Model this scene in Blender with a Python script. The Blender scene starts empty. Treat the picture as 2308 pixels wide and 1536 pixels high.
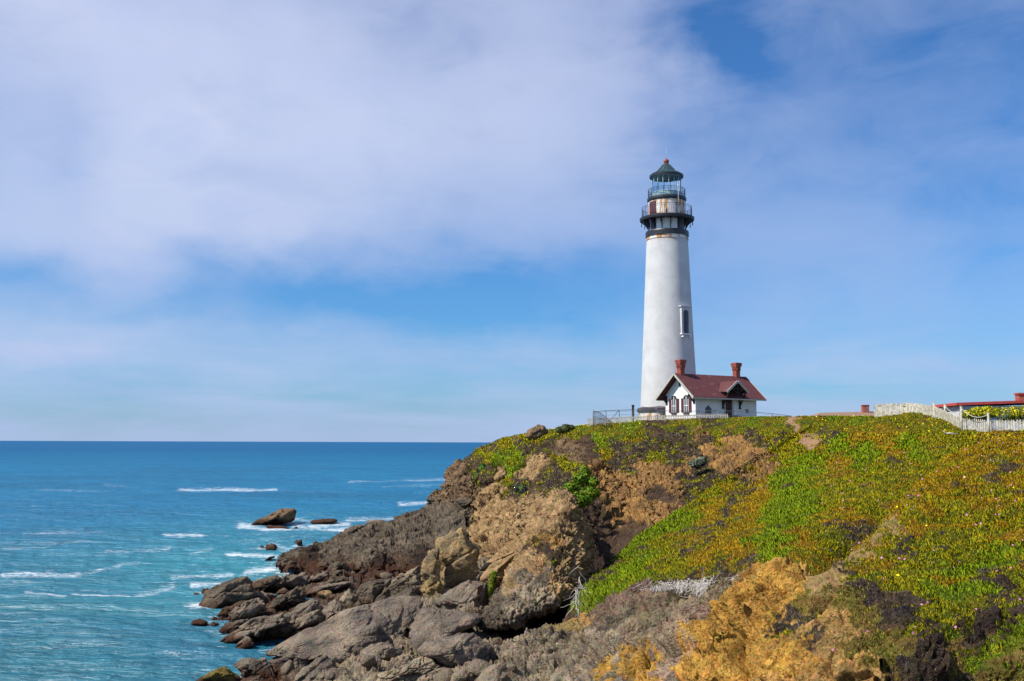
import bpy, bmesh, math, random
import numpy as np
from concurrent.futures import ThreadPoolExecutor
from mathutils import Matrix, Vector

# ------------------------------------------------------------------ camera
SC = bpy.context.scene
COL = SC.collection
H = 11.0
F = 2300.0
PITCH = math.radians(5.70)
ROLL = math.radians(0.20)
cam_d = bpy.data.cameras.new("camera")
cam = bpy.data.objects.new("camera", cam_d)
COL.objects.link(cam)
cam_d.sensor_width = 36.0
cam_d.lens = 36.0 * F / 2308.0
cam_d.clip_start = 0.1
cam_d.clip_end = 200000.0
CM = Matrix.Translation((0, 0, H)) @ Matrix.Rotation(math.pi / 2 + PITCH, 4, 'X') @ Matrix.Rotation(ROLL, 4, 'Z')
cam.matrix_world = CM
SC.camera = cam
SC.render.resolution_x, SC.render.resolution_y = 1024, 681
R3 = np.array(CM.to_3x3())

# ------------------------------------------------------------------ light
SUN_AZ = (-0.92, -0.36)          # horizontal direction towards the sun
SUN_EL = math.radians(48)
sd = Vector((SUN_AZ[0], SUN_AZ[1], 0)).normalized() * math.cos(SUN_EL) + Vector((0, 0, math.sin(SUN_EL)))
sl = bpy.data.lights.new("sun", 'SUN')
sl.energy = 5.0
sl.angle = math.radians(0.53)
sl.color = (1.0, 0.95, 0.86)
so = bpy.data.objects.new("sun", sl)
COL.objects.link(so)
so.rotation_euler = sd.to_track_quat('Z', 'Y').to_euler()
so.location = (-60, 40, 90)
SC.view_settings.view_transform = 'Standard'
SC.view_settings.look = 'None'
SC.view_settings.exposure = 0.28
SC.view_settings.gamma = 1.0


# ------------------------------------------------------------------ projection helpers
def dirs(px, py):
    px = np.asarray(px, float); py = np.asarray(py, float)
    d = np.stack([(px - 1154.0) / F, (768.0 - py) / F, -np.ones_like(px)], -1)
    return d @ R3.T


def at(px, py, Y):
    """world point seen at a photo pixel, at distance Y in front of the viewer"""
    d = dirs(px, py)
    t = np.asarray(Y, float) / d[..., 1]
    p = d * t[..., None]
    p[..., 2] += H
    return p


def at_z(px, py, z):
    d = dirs(px, py)
    t = (np.asarray(z, float) - H) / d[..., 2]
    p = d * t[..., None]
    p[..., 2] += H
    return p


def proj(P):
    q = (P - np.array([0, 0, H])) @ R3
    w = np.maximum(-q[..., 2], 1e-3)
    return 1154.0 + F * q[..., 0] / w, 768.0 - F * q[..., 1] / w


# ------------------------------------------------------------------ noise
_rng = np.random.RandomState(7)
_perm = _rng.permutation(256).astype(np.int32)
_perm = np.concatenate([_perm, _perm])
_grad = _rng.normal(size=(256, 3)).astype(np.float32)
_grad /= np.linalg.norm(_grad, axis=1)[:, None]


def _perlin(P):
    i = np.floor(P).astype(np.int32)
    f = P - i
    u = f * f * f * (f * (f * 6 - 15) + 10)
    i &= 255
    X, Y, Z = i[:, 0], i[:, 1], i[:, 2]
    fx, fy, fz = f[:, 0], f[:, 1], f[:, 2]
    ux, uy, uz = u[:, 0], u[:, 1], u[:, 2]
    out = np.zeros(len(P), np.float32)
    for dx in (0, 1):
        wx = ux if dx else 1 - ux
        hx = _perm[(X + dx) & 255]
        for dy in (0, 1):
            wxy = wx * (uy if dy else 1 - uy)
            hy = _perm[hx + ((Y + dy) & 255)]
            for dz in (0, 1):
                g = _grad[_perm[hy + ((Z + dz) & 255)]]
                out += wxy * (uz if dz else 1 - uz) * (g[:, 0] * (fx - dx) + g[:, 1] * (fy - dy) + g[:, 2] * (fz - dz))
    return out * np.float32(1.6)


_pool = ThreadPoolExecutor(4)


def chunked(fn, P, step=24000):
    """run fn over slices of a point array on several threads"""
    sh = P.shape[:-1]
    Q = np.ascontiguousarray(P, np.float32).reshape(-1, 3)
    if len(Q) <= step: r = [fn(Q)]
    else: r = list(_pool.map(fn, [Q[k:k + step] for k in range(0, len(Q), step)]))
    if isinstance(r[0], tuple):
        return tuple(np.concatenate(x).reshape(sh + x[0].shape[1:]) for x in zip(*r))
    return np.concatenate(r).reshape(sh)


def perlin(P): return chunked(_perlin, np.asarray(P, np.float32))


def fbm(P, s=1.0, o=4, gain=0.5, off=0.0):
    P = np.asarray(P, np.float32) * s + off
    a, t, out = 1.0, 0.0, 0
    for k in range(o):
        out = out + a * perlin(P + 17.3 * k)
        t += a
        a *= gain
        P = P * 2.03
    return out / t


def ridged(P, s=1.0, o=4, off=0.0, gain=0.5):
    P = np.asarray(P, np.float32) * s + off
    a, t, out = 1.0, 0.0, 0
    for k in range(o):
        out = out + a * (1 - 2 * np.abs(perlin(P + 11.7 * k)))
        t += a
        a *= gain
        P = P * 2.1
    return out / t


_hr = _rng.rand(256, 3).astype(np.float32)


def _worley(P):
    i = np.floor(P).astype(np.int32)
    f1 = np.full(len(P), 9.0, np.float32); f2 = f1.copy()
    hid = np.zeros(len(P), np.int32); dl = np.zeros((len(P), 3), np.float32)
    for dx in (-1, 0, 1):
        hx = _perm[(i[:, 0] + dx) & 255]
        for dy in (-1, 0, 1):
            hy = _perm[hx + ((i[:, 1] + dy) & 255)]
            for dz in (-1, 0, 1):
                h = _perm[hy + ((i[:, 2] + dz) & 255)]
                e = P - i - np.array([dx, dy, dz], np.float32) - _hr[h]
                d = np.sqrt((e * e).sum(1))
                near = d < f1
                f2 = np.where(near, f1, np.minimum(f2, d))
                hid = np.where(near, h, hid); dl = np.where(near[:, None], e, dl)
                f1 = np.where(near, d, f1)
    return f1, f2, hid, dl


def worley(P, s=1.0, off=0.0):
    """F1, F2 and a cell value"""
    f1, f2, h, _ = chunked(_worley, np.asarray(P, np.float32) * s + off)
    return f1, f2, (h / 255.0).astype(np.float32)


_ca, _sa = math.cos(.42), math.sin(.42)
BED = np.array([[_ca, 0, _sa], [0, 1, 0], [-_sa, 0, _ca]])      # beds climbing to the right


def blocks(P, s, along=.45, off=0.0, tilt=1.0):
    """broken blocks laid in tilted beds: offset of each block face, and distance to the nearest joint"""
    Q = (np.asarray(P, float) @ BED.T) * np.array([along, along * 1.3, 1.0]) * s + off
    Q = Q + .16 * np.stack([perlin(Q * 1.7 + k) for k in (2, 7, 13)], -1)
    f1, f2, h, dl = chunked(_worley, Q)
    t = (_hr[_perm[h]] - .5) * 2
    return (h / 255.0 - .5) + tilt * .8 * (dl * t).sum(-1), f2 - f1


def sstep(a, b, x):
    t = np.clip((x - a) / (b - a), 0, 1)
    return t * t * (3 - 2 * t)


# ------------------------------------------------------------------ object helpers
def tag(o, label=None, cat=None, group=None, kind=None):
    if label: o['label'] = label
    if cat: o['category'] = cat
    if group: o['group'] = group
    if kind: o['kind'] = kind
    return o


def empty(name, loc=(0, 0, 0), rz=0.0):
    o = bpy.data.objects.new(name, None)
    COL.objects.link(o)
    o.location = loc
    o.rotation_euler = (0, 0, rz)
    o.empty_display_size = 0.3
    return o


SHORE = []
M = {}


def np_mesh(name, V, faces, mat, col=None, smooth=True, parent=None, extra=None, normals=None):
    """faces: (n,3) or (n,4) int array"""
    V = np.ascontiguousarray(V, np.float32).reshape(-1, 3)
    if mat is M.get('rock'): SHORE.append(V[np.abs(V[:, 2]) < .3])
    faces = np.ascontiguousarray(faces, np.int32)
    n, k = faces.shape
    me = bpy.data.meshes.new(name)
    me.vertices.add(len(V)); me.vertices.foreach_set('co', V.ravel())
    me.loops.add(n * k); me.loops.foreach_set('vertex_index', faces.ravel())
    me.polygons.add(n)
    me.polygons.foreach_set('loop_start', np.arange(0, n * k, k, dtype=np.int32))
    me.polygons.foreach_set('use_smooth', np.full(n, smooth, bool))
    if col is not None:
        a = me.attributes.new('Col', 'FLOAT_COLOR', 'POINT')
        c = np.ones((len(V), 4), np.float32); c[:, :3] = np.asarray(col).reshape(-1, 3)
        a.data.foreach_set('color', c.ravel())
    for nm, arr in (extra or {}).items():
        a = me.attributes.new(nm, 'FLOAT', 'POINT')
        a.data.foreach_set('value', np.ascontiguousarray(arr, np.float32).ravel())
    me.update(calc_edges=True)
    if normals is not None:
        me.normals_split_custom_set_from_vertices(np.asarray(normals, np.float32).reshape(-1, 3))
    me.materials.append(mat)
    o = bpy.data.objects.new(name, me)
    COL.objects.link(o)
    if parent: o.parent = parent
    return o


def grid_faces(nr, nc):
    i = np.arange(nr * nc).reshape(nr, nc)
    return np.stack([i[:-1, :-1], i[1:, :-1], i[1:, 1:], i[:-1, 1:]], -1).reshape(-1, 4)


class MB:
    """collects simple shapes into one mesh"""
    def __init__(s):
        s.v = []; s.f = []; s.sm = []

    def add(s, verts, faces, smooth=False):
        b = len(s.v)
        s.v += [tuple(v) for v in verts]
        s.f += [tuple(i + b for i in f) for f in faces]
        s.sm += [smooth] * len(faces)
        return s

    def box(s, x0, x1, y0, y1, z0, z1):
        v = [(x, y, z) for z in (z0, z1) for x, y in ((x0, y0), (x1, y0), (x1, y1), (x0, y1))]
        return s.add(v, [(3, 2, 1, 0), (4, 5, 6, 7), (0, 1, 5, 4), (1, 2, 6, 5), (2, 3, 7, 6), (3, 0, 4, 7)])

    def beam(s, a, b, w, h=None, up=(0, 0, 1)):
        a, b = Vector(a), Vector(b); h = h or w
        d = (b - a).normalized(); u = Vector(up)
        if abs(d.dot(u)) > .98: u = Vector((0, 1, 0))
        r = d.cross(u).normalized(); u = r.cross(d).normalized()
        v = []
        for p in (a, b):
            for sx, sz in ((-1, -1), (1, -1), (1, 1), (-1, 1)):
                v.append(p + r * sx * w / 2 + u * sz * h / 2)
        return s.add(v, [(0, 1, 2, 3), (7, 6, 5, 4), (0, 4, 5, 1), (1, 5, 6, 2), (2, 6, 7, 3), (3, 7, 4, 0)])

    def tube(s, pts, r, n=6, r1=None, cap=True):
        pts = [Vector(p) for p in pts]; m = len(pts); v = []
        for i, p in enumerate(pts):
            d = (pts[min(i + 1, m - 1)] - pts[max(i - 1, 0)]).normalized()
            u = Vector((0, 0, 1)) if abs(d.z) < .95 else Vector((1, 0, 0))
            a = d.cross(u).normalized(); b = a.cross(d)
            rr = r + ((r1 if r1 is not None else r) - r) * i / (m - 1)
            for k in range(n):
                t = 2 * math.pi * k / n
                v.append(p + (a * math.cos(t) + b * math.sin(t)) * rr)
        f = [(i * n + k, i * n + (k + 1) % n, (i + 1) * n + (k + 1) % n, (i + 1) * n + k) for i in range(m - 1) for k in range(n)]
        s.add(v, f, True)
        if cap:
            b = len(s.v) - len(v)
            s.f += [tuple(b + k for k in range(n)), tuple(b + (m - 1) * n + k for k in reversed(range(n)))]; s.sm += [False, False]
        return s

    def lathe(s, prof, n=48, a0=0.0, a1=2 * math.pi, smooth=True, sharp=True):
        """prof: list of (r, z). Each band separate so that edges stay crisp"""
        full = abs(a1 - a0 - 2 * math.pi) < 1e-6
        m = n if full else n + 1
        for (r0, z0), (r1, z1) in zip(prof[:-1], prof[1:]):
            v = []
            for r, z in ((r0, z0), (r1, z1)):
                for k in range(m):
                    t = a0 + (a1 - a0) * k / n
                    v.append((r * math.cos(t), r * math.sin(t), z))
            f = [(k, (k + 1) % m, m + (k + 1) % m, m + k) for k in range(n)]
            s.add(v, f, smooth)
        return s

    def prism(s, poly, a, b):
        """poly: list of 3D points (planar); extrude by vector (b-a)"""
        n = len(poly); d = Vector(b) - Vector(a)
        v = [Vector(p) for p in poly] + [Vector(p) + d for p in poly]
        f = [tuple(reversed(range(n))), tuple(range(n, 2 * n))] + [(i, (i + 1) % n, n + (i + 1) % n, n + i) for i in range(n)]
        return s.add(v, f)

    def build(s, name, mat, parent=None):
        me = bpy.data.meshes.new(name)
        me.from_pydata(s.v, [], s.f)
        me.polygons.foreach_set('use_smooth', np.array(s.sm, bool))
        bm = bmesh.new(); bm.from_mesh(me)
        bmesh.ops.recalc_face_normals(bm, faces=bm.faces)
        bm.to_mesh(me); bm.free()
        me.materials.append(mat)
        o = bpy.data.objects.new(name, me)
        COL.objects.link(o)
        if parent: o.parent = parent
        return o


# ------------------------------------------------------------------ material helpers
class NT:
    def __init__(s, tree):
        s.t = tree; s.n = tree.nodes; s.l = tree.links

    def new(s, typ, **kw):
        n = s.n.new(typ)
        for k, v in kw.items(): setattr(n, k, v)
        return n

    def val(s, sock, v):
        if isinstance(v, bpy.types.NodeSocket): s.l.new(v, sock)
        else: sock.default_value = v

    def math(s, op, a, b=0.0, c=None, clamp=False):
        n = s.new('ShaderNodeMath', operation=op, use_clamp=clamp)
        s.val(n.inputs[0], a); s.val(n.inputs[1], b)
        if c is not None: s.val(n.inputs[2], c)
        return n.outputs[0]

    def mix(s, f, a, b, mode='MIX'):
        n = s.new('ShaderNodeMix', data_type='RGBA', blend_type=mode)
        s.val(n.inputs[0], f); s.val(n.inputs[6], a); s.val(n.inputs[7], b)
        return n.outputs[2]

    def noise(s, vec, scale, detail=4, rough=.55, dist=0.0):
        n = s.new('ShaderNodeTexNoise')
        s.l.new(vec, n.inputs['Vector'])
        n.inputs['Scale'].default_value = scale; n.inputs['Detail'].default_value = detail
        n.inputs['Roughness'].default_value = rough; n.inputs['Distortion'].default_value = dist
        return n.outputs[0]

    def ramp(s, f, a, b, lo=0.0, hi=1.0, smooth=True):
        n = s.new('ShaderNodeMapRange', interpolation_type='SMOOTHSTEP' if smooth else 'LINEAR')
        s.val(n.inputs[0], f)
        n.inputs[1].default_value = a; n.inputs[2].default_value = b
        n.inputs[3].default_value = lo; n.inputs[4].default_value = hi
        return n.outputs[0]

    def mapping(s, vec, scale=(1, 1, 1), rot=(0, 0, 0), loc=(0, 0, 0)):
        n = s.new('ShaderNodeMapping')
        s.l.new(vec, n.inputs[0])
        n.inputs['Scale'].default_value = scale; n.inputs['Rotation'].default_value = rot; n.inputs['Location'].default_value = loc
        return n.outputs[0]


def c4(c): return (c[0], c[1], c[2], 1.0)


def new_mat(name, rough=.8, spec=.3):
    m = bpy.data.materials.new(name); m.use_nodes = True
    nt = NT(m.node_tree); p = m.node_tree.nodes['Principled BSDF']
    p.inputs['Roughness'].default_value = rough
    p.inputs['Specular IOR Level'].default_value = spec
    return m, nt, p


def bump(nt, p, h, dist, strength=1.0):
    b = nt.new('ShaderNodeBump'); b.inputs['Distance'].default_value = dist; b.inputs['Strength'].default_value = strength
    nt.l.new(h, b.inputs['Height']); nt.l.new(b.outputs[0], p.inputs['Normal'])


def pos(nt):
    return nt.new('ShaderNodeNewGeometry').outputs['Position']


def simple(name, c, rough=.7, spec=.3, var=.15, scale=3.0, bmp=0.0, bscale=20.0, c2=None):
    m, nt, p = new_mat(name, rough, spec)
    P = nt.new('ShaderNodeTexCoord').outputs['Object']
    n = nt.noise(P, scale, 5, .6)
    c2 = c2 or tuple(x * (1 - 2 * var) for x in c)
    nt.l.new(nt.mix(nt.ramp(n, .3, .7), c4(c), c4(c2)), p.inputs['Base Color'])
    if bmp: bump(nt, p, nt.noise(P, bscale, 4), bmp)
    return m


def painted_white():
    m, nt, p = new_mat('weathered_white_paint', .6, .3)
    P = nt.new('ShaderNodeTexCoord').outputs['Object']
    n = nt.noise(P, .8, 6, .6)
    st = nt.noise(nt.mapping(P, (3, 3, .25)), 1.2, 5, .65)
    c = nt.mix(nt.ramp(n, .35, .75), c4((.80, .78, .74)), c4((.70, .67, .63)))
    c = nt.mix(nt.ramp(st, .62, .8, 0, .35), c, c4((.45, .40, .34)))
    nt.l.new(c, p.inputs['Base Color'])
    bump(nt, p, nt.noise(P, 9, 4), .01)
    return m


def tower_paint():
    m, nt, p = new_mat('tower_whitewash', .65, .25)
    P = nt.new('ShaderNodeTexCoord').outputs['Object']
    n = nt.noise(P, .6, 6, .6)
    br = nt.new('ShaderNodeTexBrick')
    cyl = nt.new('ShaderNodeSeparateXYZ'); nt.l.new(P, cyl.inputs[0])
    ang = nt.math('MULTIPLY', nt.math('ARCTAN2', cyl.outputs[0], cyl.outputs[1]), 3.3)
    cb = nt.new('ShaderNodeCombineXYZ'); nt.l.new(ang, cb.inputs[0]); nt.l.new(cyl.outputs[2], cb.inputs[1])
    nt.l.new(cb.outputs[0], br.inputs['Vector']); br.inputs['Scale'].default_value = 3.0
    br.inputs['Color1'].default_value = (1, 1, 1, 1); br.inputs['Color2'].default_value = (.93, .93, .93, 1); br.inputs['Mortar'].default_value = (.8, .8, .8, 1)
    br.inputs['Mortar Size'].default_value = .03
    c = nt.mix(nt.ramp(n, .35, .75), c4((.64, .632, .615)), c4((.55, .54, .525)))
    c = nt.mix(.55, c, br.outputs[0], 'MULTIPLY')
    st = nt.noise(nt.mapping(cb.outputs[0], (1.6, .12, 1)), 2.2, 5, .7)
    # rust runs close under the gallery
    z = cyl.outputs[2]
    top = nt.ramp(z, 23.2, 24.6)
    rust = nt.math('MULTIPLY', nt.ramp(st, .42, .62), top)
    c = nt.mix(nt.math('MULTIPLY', rust, .75), c, c4((.42, .20, .06)))
    c = nt.mix(nt.ramp(st, .56, .82, 0, .42), c, c4((.36, .34, .30)))
    nt.l.new(c, p.inputs['Base Color'])
    bump(nt, p, br.outputs[1], -.01)
    return m


def rusty_white(name, amount=.55, seed=0.0, c0=(.74, .70, .64)):
    m, nt, p = new_mat(name, .6, .3)
    P = nt.new('ShaderNodeTexCoord').outputs['Object']
    st = nt.noise(nt.mapping(P, (1.1, 1.1, .35), loc=(seed, 0, 0)), 1.6, 6, .65)
    n = nt.noise(P, 6, 4)
    c = nt.mix(nt.ramp(n, .4, .7), c4(c0), c4((.55, .52, .48)))
    c = nt.mix(nt.ramp(st, amount, amount + .12), c, c4((.48, .22, .05)))
    c = nt.mix(nt.ramp(st, amount + .12, amount + .22), c, c4((.20, .07, .03)))
    nt.l.new(c, p.inputs['Base Color'])
    return m


def attr_mat(name, rough=.9, spec=.15, bumps=((6.0, .05), (25.0, .02)), speckle=.35, wet=False, sat=None):
    """albedo from the mesh, broken up by noise, with fine relief"""
    m, nt, p = new_mat(name, rough, spec)
    a = nt.new('ShaderNodeAttribute'); a.attribute_name = 'Col'
    P = pos(nt)
    n = nt.noise(P, 9.0, 5, .7)
    v = nt.new('ShaderNodeTexVoronoi'); nt.l.new(P, v.inputs['Vector']); v.inputs['Scale'].default_value = 7.0
    k = nt.math('MULTIPLY', nt.ramp(n, .25, .75, 1 - speckle, 1 + speckle, False), nt.ramp(nt.noise(P, 30.0, 3, .6), .3, .7, .72, 1.28, False))
    c = nt.mix(1.0, a.outputs['Color'], k, 'MULTIPLY')
    c = nt.mix(.18, c, nt.mix(1.0, a.outputs['Color'], v.outputs['Color'], 'MULTIPLY'))
    if wet:
        z = nt.new('ShaderNodeSeparateXYZ'); nt.l.new(P, z.inputs[0])
        zn = nt.math('ADD', z.outputs[2], nt.math('MULTIPLY', nt.math('SUBTRACT', nt.noise(P, .8, 4), .5), 1.6))
        w = nt.ramp(zn, .25, .95, 1, 0)
        c = nt.mix(w, c, c4((.075, .034, .018)))
        nt.l.new(nt.ramp(zn, .1, .6, .35, rough), p.inputs['Roughness'])
    nt.l.new(c, p.inputs['Base Color'])
    h = None
    for s, d in bumps:
        t = nt.math('MULTIPLY', nt.noise(P, s, 5, .65), d)
        h = t if h is None else nt.math('ADD', h, t)
    for s, d in ((11.0, .05), (24.0, .028)):
        vv = nt.new('ShaderNodeTexVoronoi'); nt.l.new(P, vv.inputs['Vector']); vv.inputs['Scale'].default_value = s
        h = nt.math('SUBTRACT', h, nt.math('MULTIPLY', vv.outputs['Distance'], d))
    bump(nt, p, h, 1.0, 1.0)
    return m


M['white'] = painted_white()
M['tower'] = tower_paint()
M['rusty'] = rusty_white('rust_streaked_white_metal', .455)
M['panel'] = rusty_white('stained_white_panel', .62, 5.0, (.72, .70, .64))
M['black'] = simple('black_ironwork', (.022, .024, .032), .45, .5, .2)
M['iron'] = simple('dark_gallery_iron', (.035, .033, .045), .5, .4, .2)
M['copper'] = simple('green_lantern_roof', (.025, .065, .078), .5, .4, .2)
M['teal'] = simple('pale_teal_paint', (.35, .55, .58), .45, .4, .15)
M['ball'] = simple('red_brown_ventilator', (.30, .085, .05), .55, .4, .2)
M['grey_metal'] = simple('pale_steel', (.5, .5, .52), .4, .5, .1)
M['ceiling'] = simple('grey_lantern_lining', (.20, .23, .25), .7, .2, .1)
M['shadowglass'] = simple('dark_window_pane', (.03, .045, .06), .12, .6, .2)
M['maroon'] = simple('maroon_paint', (.10, .035, .045), .6, .3, .15)
M['door'] = simple('dark_brown_door', (.030, .014, .014), .6, .3, .2)
M['trim'] = simple('cream_trim', (.48, .46, .40), .6, .3, .1)
M['bracket'] = simple('dark_brown_bracket', (.035, .025, .025), .6, .3, .2)
M['concrete'] = simple('pale_concrete', (.42, .36, .30), .85, .2, .15, bmp=.01)
M['wood'] = simple('weathered_grey_picket', (.46, .43, .36), .85, .15, .25, 6.0)
M['whitewood'] = simple('whitewashed_picket', (.68, .62, .47), .8, .15, .28, 3.5)
M['pipe'] = simple('grey_fence_pipe', (.10, .11, .13), .5, .4, .2)
M['post'] = simple('dark_timber_post', (.06, .055, .06), .8, .2, .2)
M['rope'] = simple('pale_rope', (.55, .52, .46), .9, .1, .1)
M['lattice'] = simple('dark_fence_wire', (.08, .075, .085), .6, .3, .2)
M['tanroof'] = simple('tan_shingle_roof', (.30, .19, .13), .9, .1, .15, 2.0)
M['redtrim'] = simple('red_roof_edge', (.55, .075, .06), .6, .3, .15)
M['greywall'] = simple('pale_grey_wall', (.62, .60, .60), .8, .2, .1)
M['root'] = simple('bleached_root', (.69, .62, .55), .9, .1, .2, 4.0)
M['stem'] = simple('brown_stem', (.11, .07, .045), .9, .1, .2)
M['dashed'] = simple('slate_grey_stone_cap', (.10, .085, .10), .7, .3, .3, 1.0)


def roof_mat():
    m, nt, p = new_mat('maroon_shingles', .85, .2)
    P = nt.new('ShaderNodeTexCoord').outputs['Object']
    br = nt.new('ShaderNodeTexBrick'); nt.l.new(P, br.inputs['Vector']); br.inputs['Scale'].default_value = 4.0
    br.inputs['Color1'].default_value = (.168, .060, .058, 1); br.inputs['Color2'].default_value = (.125, .049, .051, 1)
    br.inputs['Mortar'].default_value = (.10, .025, .03, 1); br.inputs['Mortar Size'].default_value = .02
    n = nt.noise(P, .9, 5, .6)
    c = nt.mix(nt.ramp(n, .55, .72, 0, .5), br.outputs[0], c4((.27, .15, .15)))
    nt.l.new(c, p.inputs['Base Color']); bump(nt, p, br.outputs[1], -.02)
    return m


def brick_mat():
    m, nt, p = new_mat('red_brick', .85, .2)
    P = nt.mapping(nt.new('ShaderNodeTexCoord').outputs['Object'], (1, 1, 1), (math.pi / 2, 0, .6))
    br = nt.new('ShaderNodeTexBrick'); nt.l.new(P, br.inputs['Vector']); br.inputs['Scale'].default_value = 4.5
    br.inputs['Color1'].default_value = (.40, .085, .055, 1); br.inputs['Color2'].default_value = (.26, .058, .042, 1)
    br.inputs['Mortar'].default_value = (.52, .30, .22, 1); br.inputs['Mortar Size'].default_value = .022
    nt.l.new(br.outputs[0], p.inputs['Base Color']); bump(nt, p, br.outputs[1], -.02)
    return m


M['roof'] = roof_mat()
M['brick'] = brick_mat()


def glass_mat():
    m, nt, p = new_mat('lantern_glass', .03, .5)
    p.inputs['Base Color'].default_value = (.78, .95, 1, 1)
    p.inputs['Transmission Weight'].default_value = 1.0
    p.inputs['IOR'].default_value = 1.06
    return m


M['glass'] = glass_mat()
M['land'] = attr_mat('earth_and_rock', .95, .03, ((3.0, .16), (9.0, .10), (26.0, .05), (60., .02)), .5)
M['rock'] = attr_mat('shore_rock', .9, .08, ((2.5, .16), (8.0, .12), (24.0, .06), (60., .02)), .5, wet=True)


def leaf_mat():
    m, nt, p = new_mat('succulent_leaves', .6, .07)
    a = nt.new('ShaderNodeAttribute'); a.attribute_name = 'Col'
    nt.l.new(a.outputs['Color'], p.inputs['Base Color'])
    return m


M['leaf'] = leaf_mat()


# ------------------------------------------------------------------ sky
def build_world():
    w = bpy.data.worlds.new("World"); SC.world = w; w.use_nodes = True
    nt = NT(w.node_tree)
    bg = w.node_tree.nodes['Background']
    S = 0.10
    bg.inputs['Strength'].default_value = S
    sky = nt.new('ShaderNodeTexSky', sky_type='NISHITA', sun_disc=False)
    sky.sun_elevation = SUN_EL
    sky.sun_rotation = math.atan2(SUN_AZ[0], SUN_AZ[1])
    sky.air_density = 1.0; sky.dust_density = .6; sky.ozone_density = 2.0
    g = nt.new('ShaderNodeTexCoord').outputs['Generated']
    sx = nt.new('ShaderNodeSeparateXYZ'); nt.l.new(g, sx.inputs[0])
    az = nt.math('ARCTAN2', sx.outputs[0], sx.outputs[1])
    el = nt.math('ARCSINE', sx.outputs[2])
    v = nt.new('ShaderNodeCombineXYZ'); nt.l.new(az, v.inputs[0]); nt.l.new(el, v.inputs[1])
    V = v.outputs[0]
    # drifting distortion of the cloud layout
    wn = nt.new('ShaderNodeTexNoise'); nt.l.new(nt.mapping(V, (1, 1.5, 1), loc=(3.1, 1.7, 0)), wn.inputs['Vector'])
    wn.inputs['Scale'].default_value = 5.5; wn.inputs['Detail'].default_value = 6; wn.inputs['Roughness'].default_value = .55
    off = nt.new('ShaderNodeVectorMath', operation='SUBTRACT'); nt.l.new(wn.outputs['Color'], off.inputs[0]); off.inputs[1].default_value = (.5, .5, .5)
    offs = nt.new('ShaderNodeVectorMath', operation='MULTIPLY'); nt.l.new(off.outputs[0], offs.inputs[0]); offs.inputs[1].default_value = (.24, .13, 0)
    wv = nt.new('ShaderNodeVectorMath', operation='ADD'); nt.l.new(V, wv.inputs[0]); nt.l.new(offs.outputs[0], wv.inputs[1])

    def ae(px, py):
        d = dirs(px, py); d = d / np.linalg.norm(d)
        return math.atan2(d[0], d[1]), math.asin(d[2])

    def blob(px, py, rx, ry, amp):
        a, e = ae(px, py)
        m = nt.new('ShaderNodeMapping', vector_type='TEXTURE'); nt.l.new(wv.outputs[0], m.inputs[0])
        m.inputs['Location'].default_value = (a, e, 0); m.inputs['Scale'].default_value = (rx / F, ry / F, 1)
        l = nt.new('ShaderNodeVectorMath', operation='LENGTH'); nt.l.new(m.outputs[0], l.inputs[0])
        q = nt.math('POWER', 2.718, nt.math('MULTIPLY', nt.math('POWER', l.outputs['Value'], 2.0), -1.0))
        return nt.math('MULTIPLY', q, amp)
    d = None
    for b in SKY_BLOBS:
        x = blob(*b); d = x if d is None else nt.math('ADD', d, x)
    fine = nt.noise(nt.mapping(V, (1, 2.2, 1), (0, 0, -.35)), 7.5, 9, .60, .5)
    big = nt.noise(nt.mapping(V, (1, 1.6, 1), (0, 0, .3), (8, 2, 0)), 3.2, 4, .5)
    d = nt.math('ADD', d, nt.math('MULTIPLY', nt.math('SUBTRACT', fine, .5), .66))
    d = nt.math('ADD', d, nt.math('MULTIPLY', nt.math('SUBTRACT', big, .5), .25))
    low = nt.ramp(el, math.radians(.5), math.radians(8.5), 1, 0)
    bands = nt.noise(nt.mapping(V, (1, 6.5, 1), (0, 0, .03), (1.3, .4, 0)), 4.5, 6, .6, .3)
    d = nt.math('ADD', d, nt.math('MULTIPLY', low, nt.math('MULTIPLY_ADD', nt.math('SUBTRACT', bands, .5), 1.9, .14)))
    d = nt.math('ADD', d, SKY_BASE, clamp=True)
    # clear blue from the physical sky, pulled towards the saturated blue of the photograph
    blue = nt.mix(1.0, sky.outputs[0], c4(SKY_TINT), 'MULTIPLY')
    lo = nt.ramp(el, math.radians(1.0), math.radians(22), 1, 0, False)
    cl = nt.mix(lo, c4(tuple(x / S for x in CLOUD_HI)), c4(tuple(x / S for x in CLOUD_LO)))
    cl = nt.mix(nt.ramp(fine, .42, .68, 0, .55), cl, nt.mix(1.0, cl, (.80, .86, .97, 1), 'MULTIPLY'))
    col = nt.mix(d, blue, cl)
    hz = nt.ramp(el, math.radians(-.1), math.radians(3.2), .62, 0)
    col = nt.mix(hz, col, c4(tuple(x / S for x in HORIZON)))
    nt.l.new(col, bg.inputs['Color'])


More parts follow.
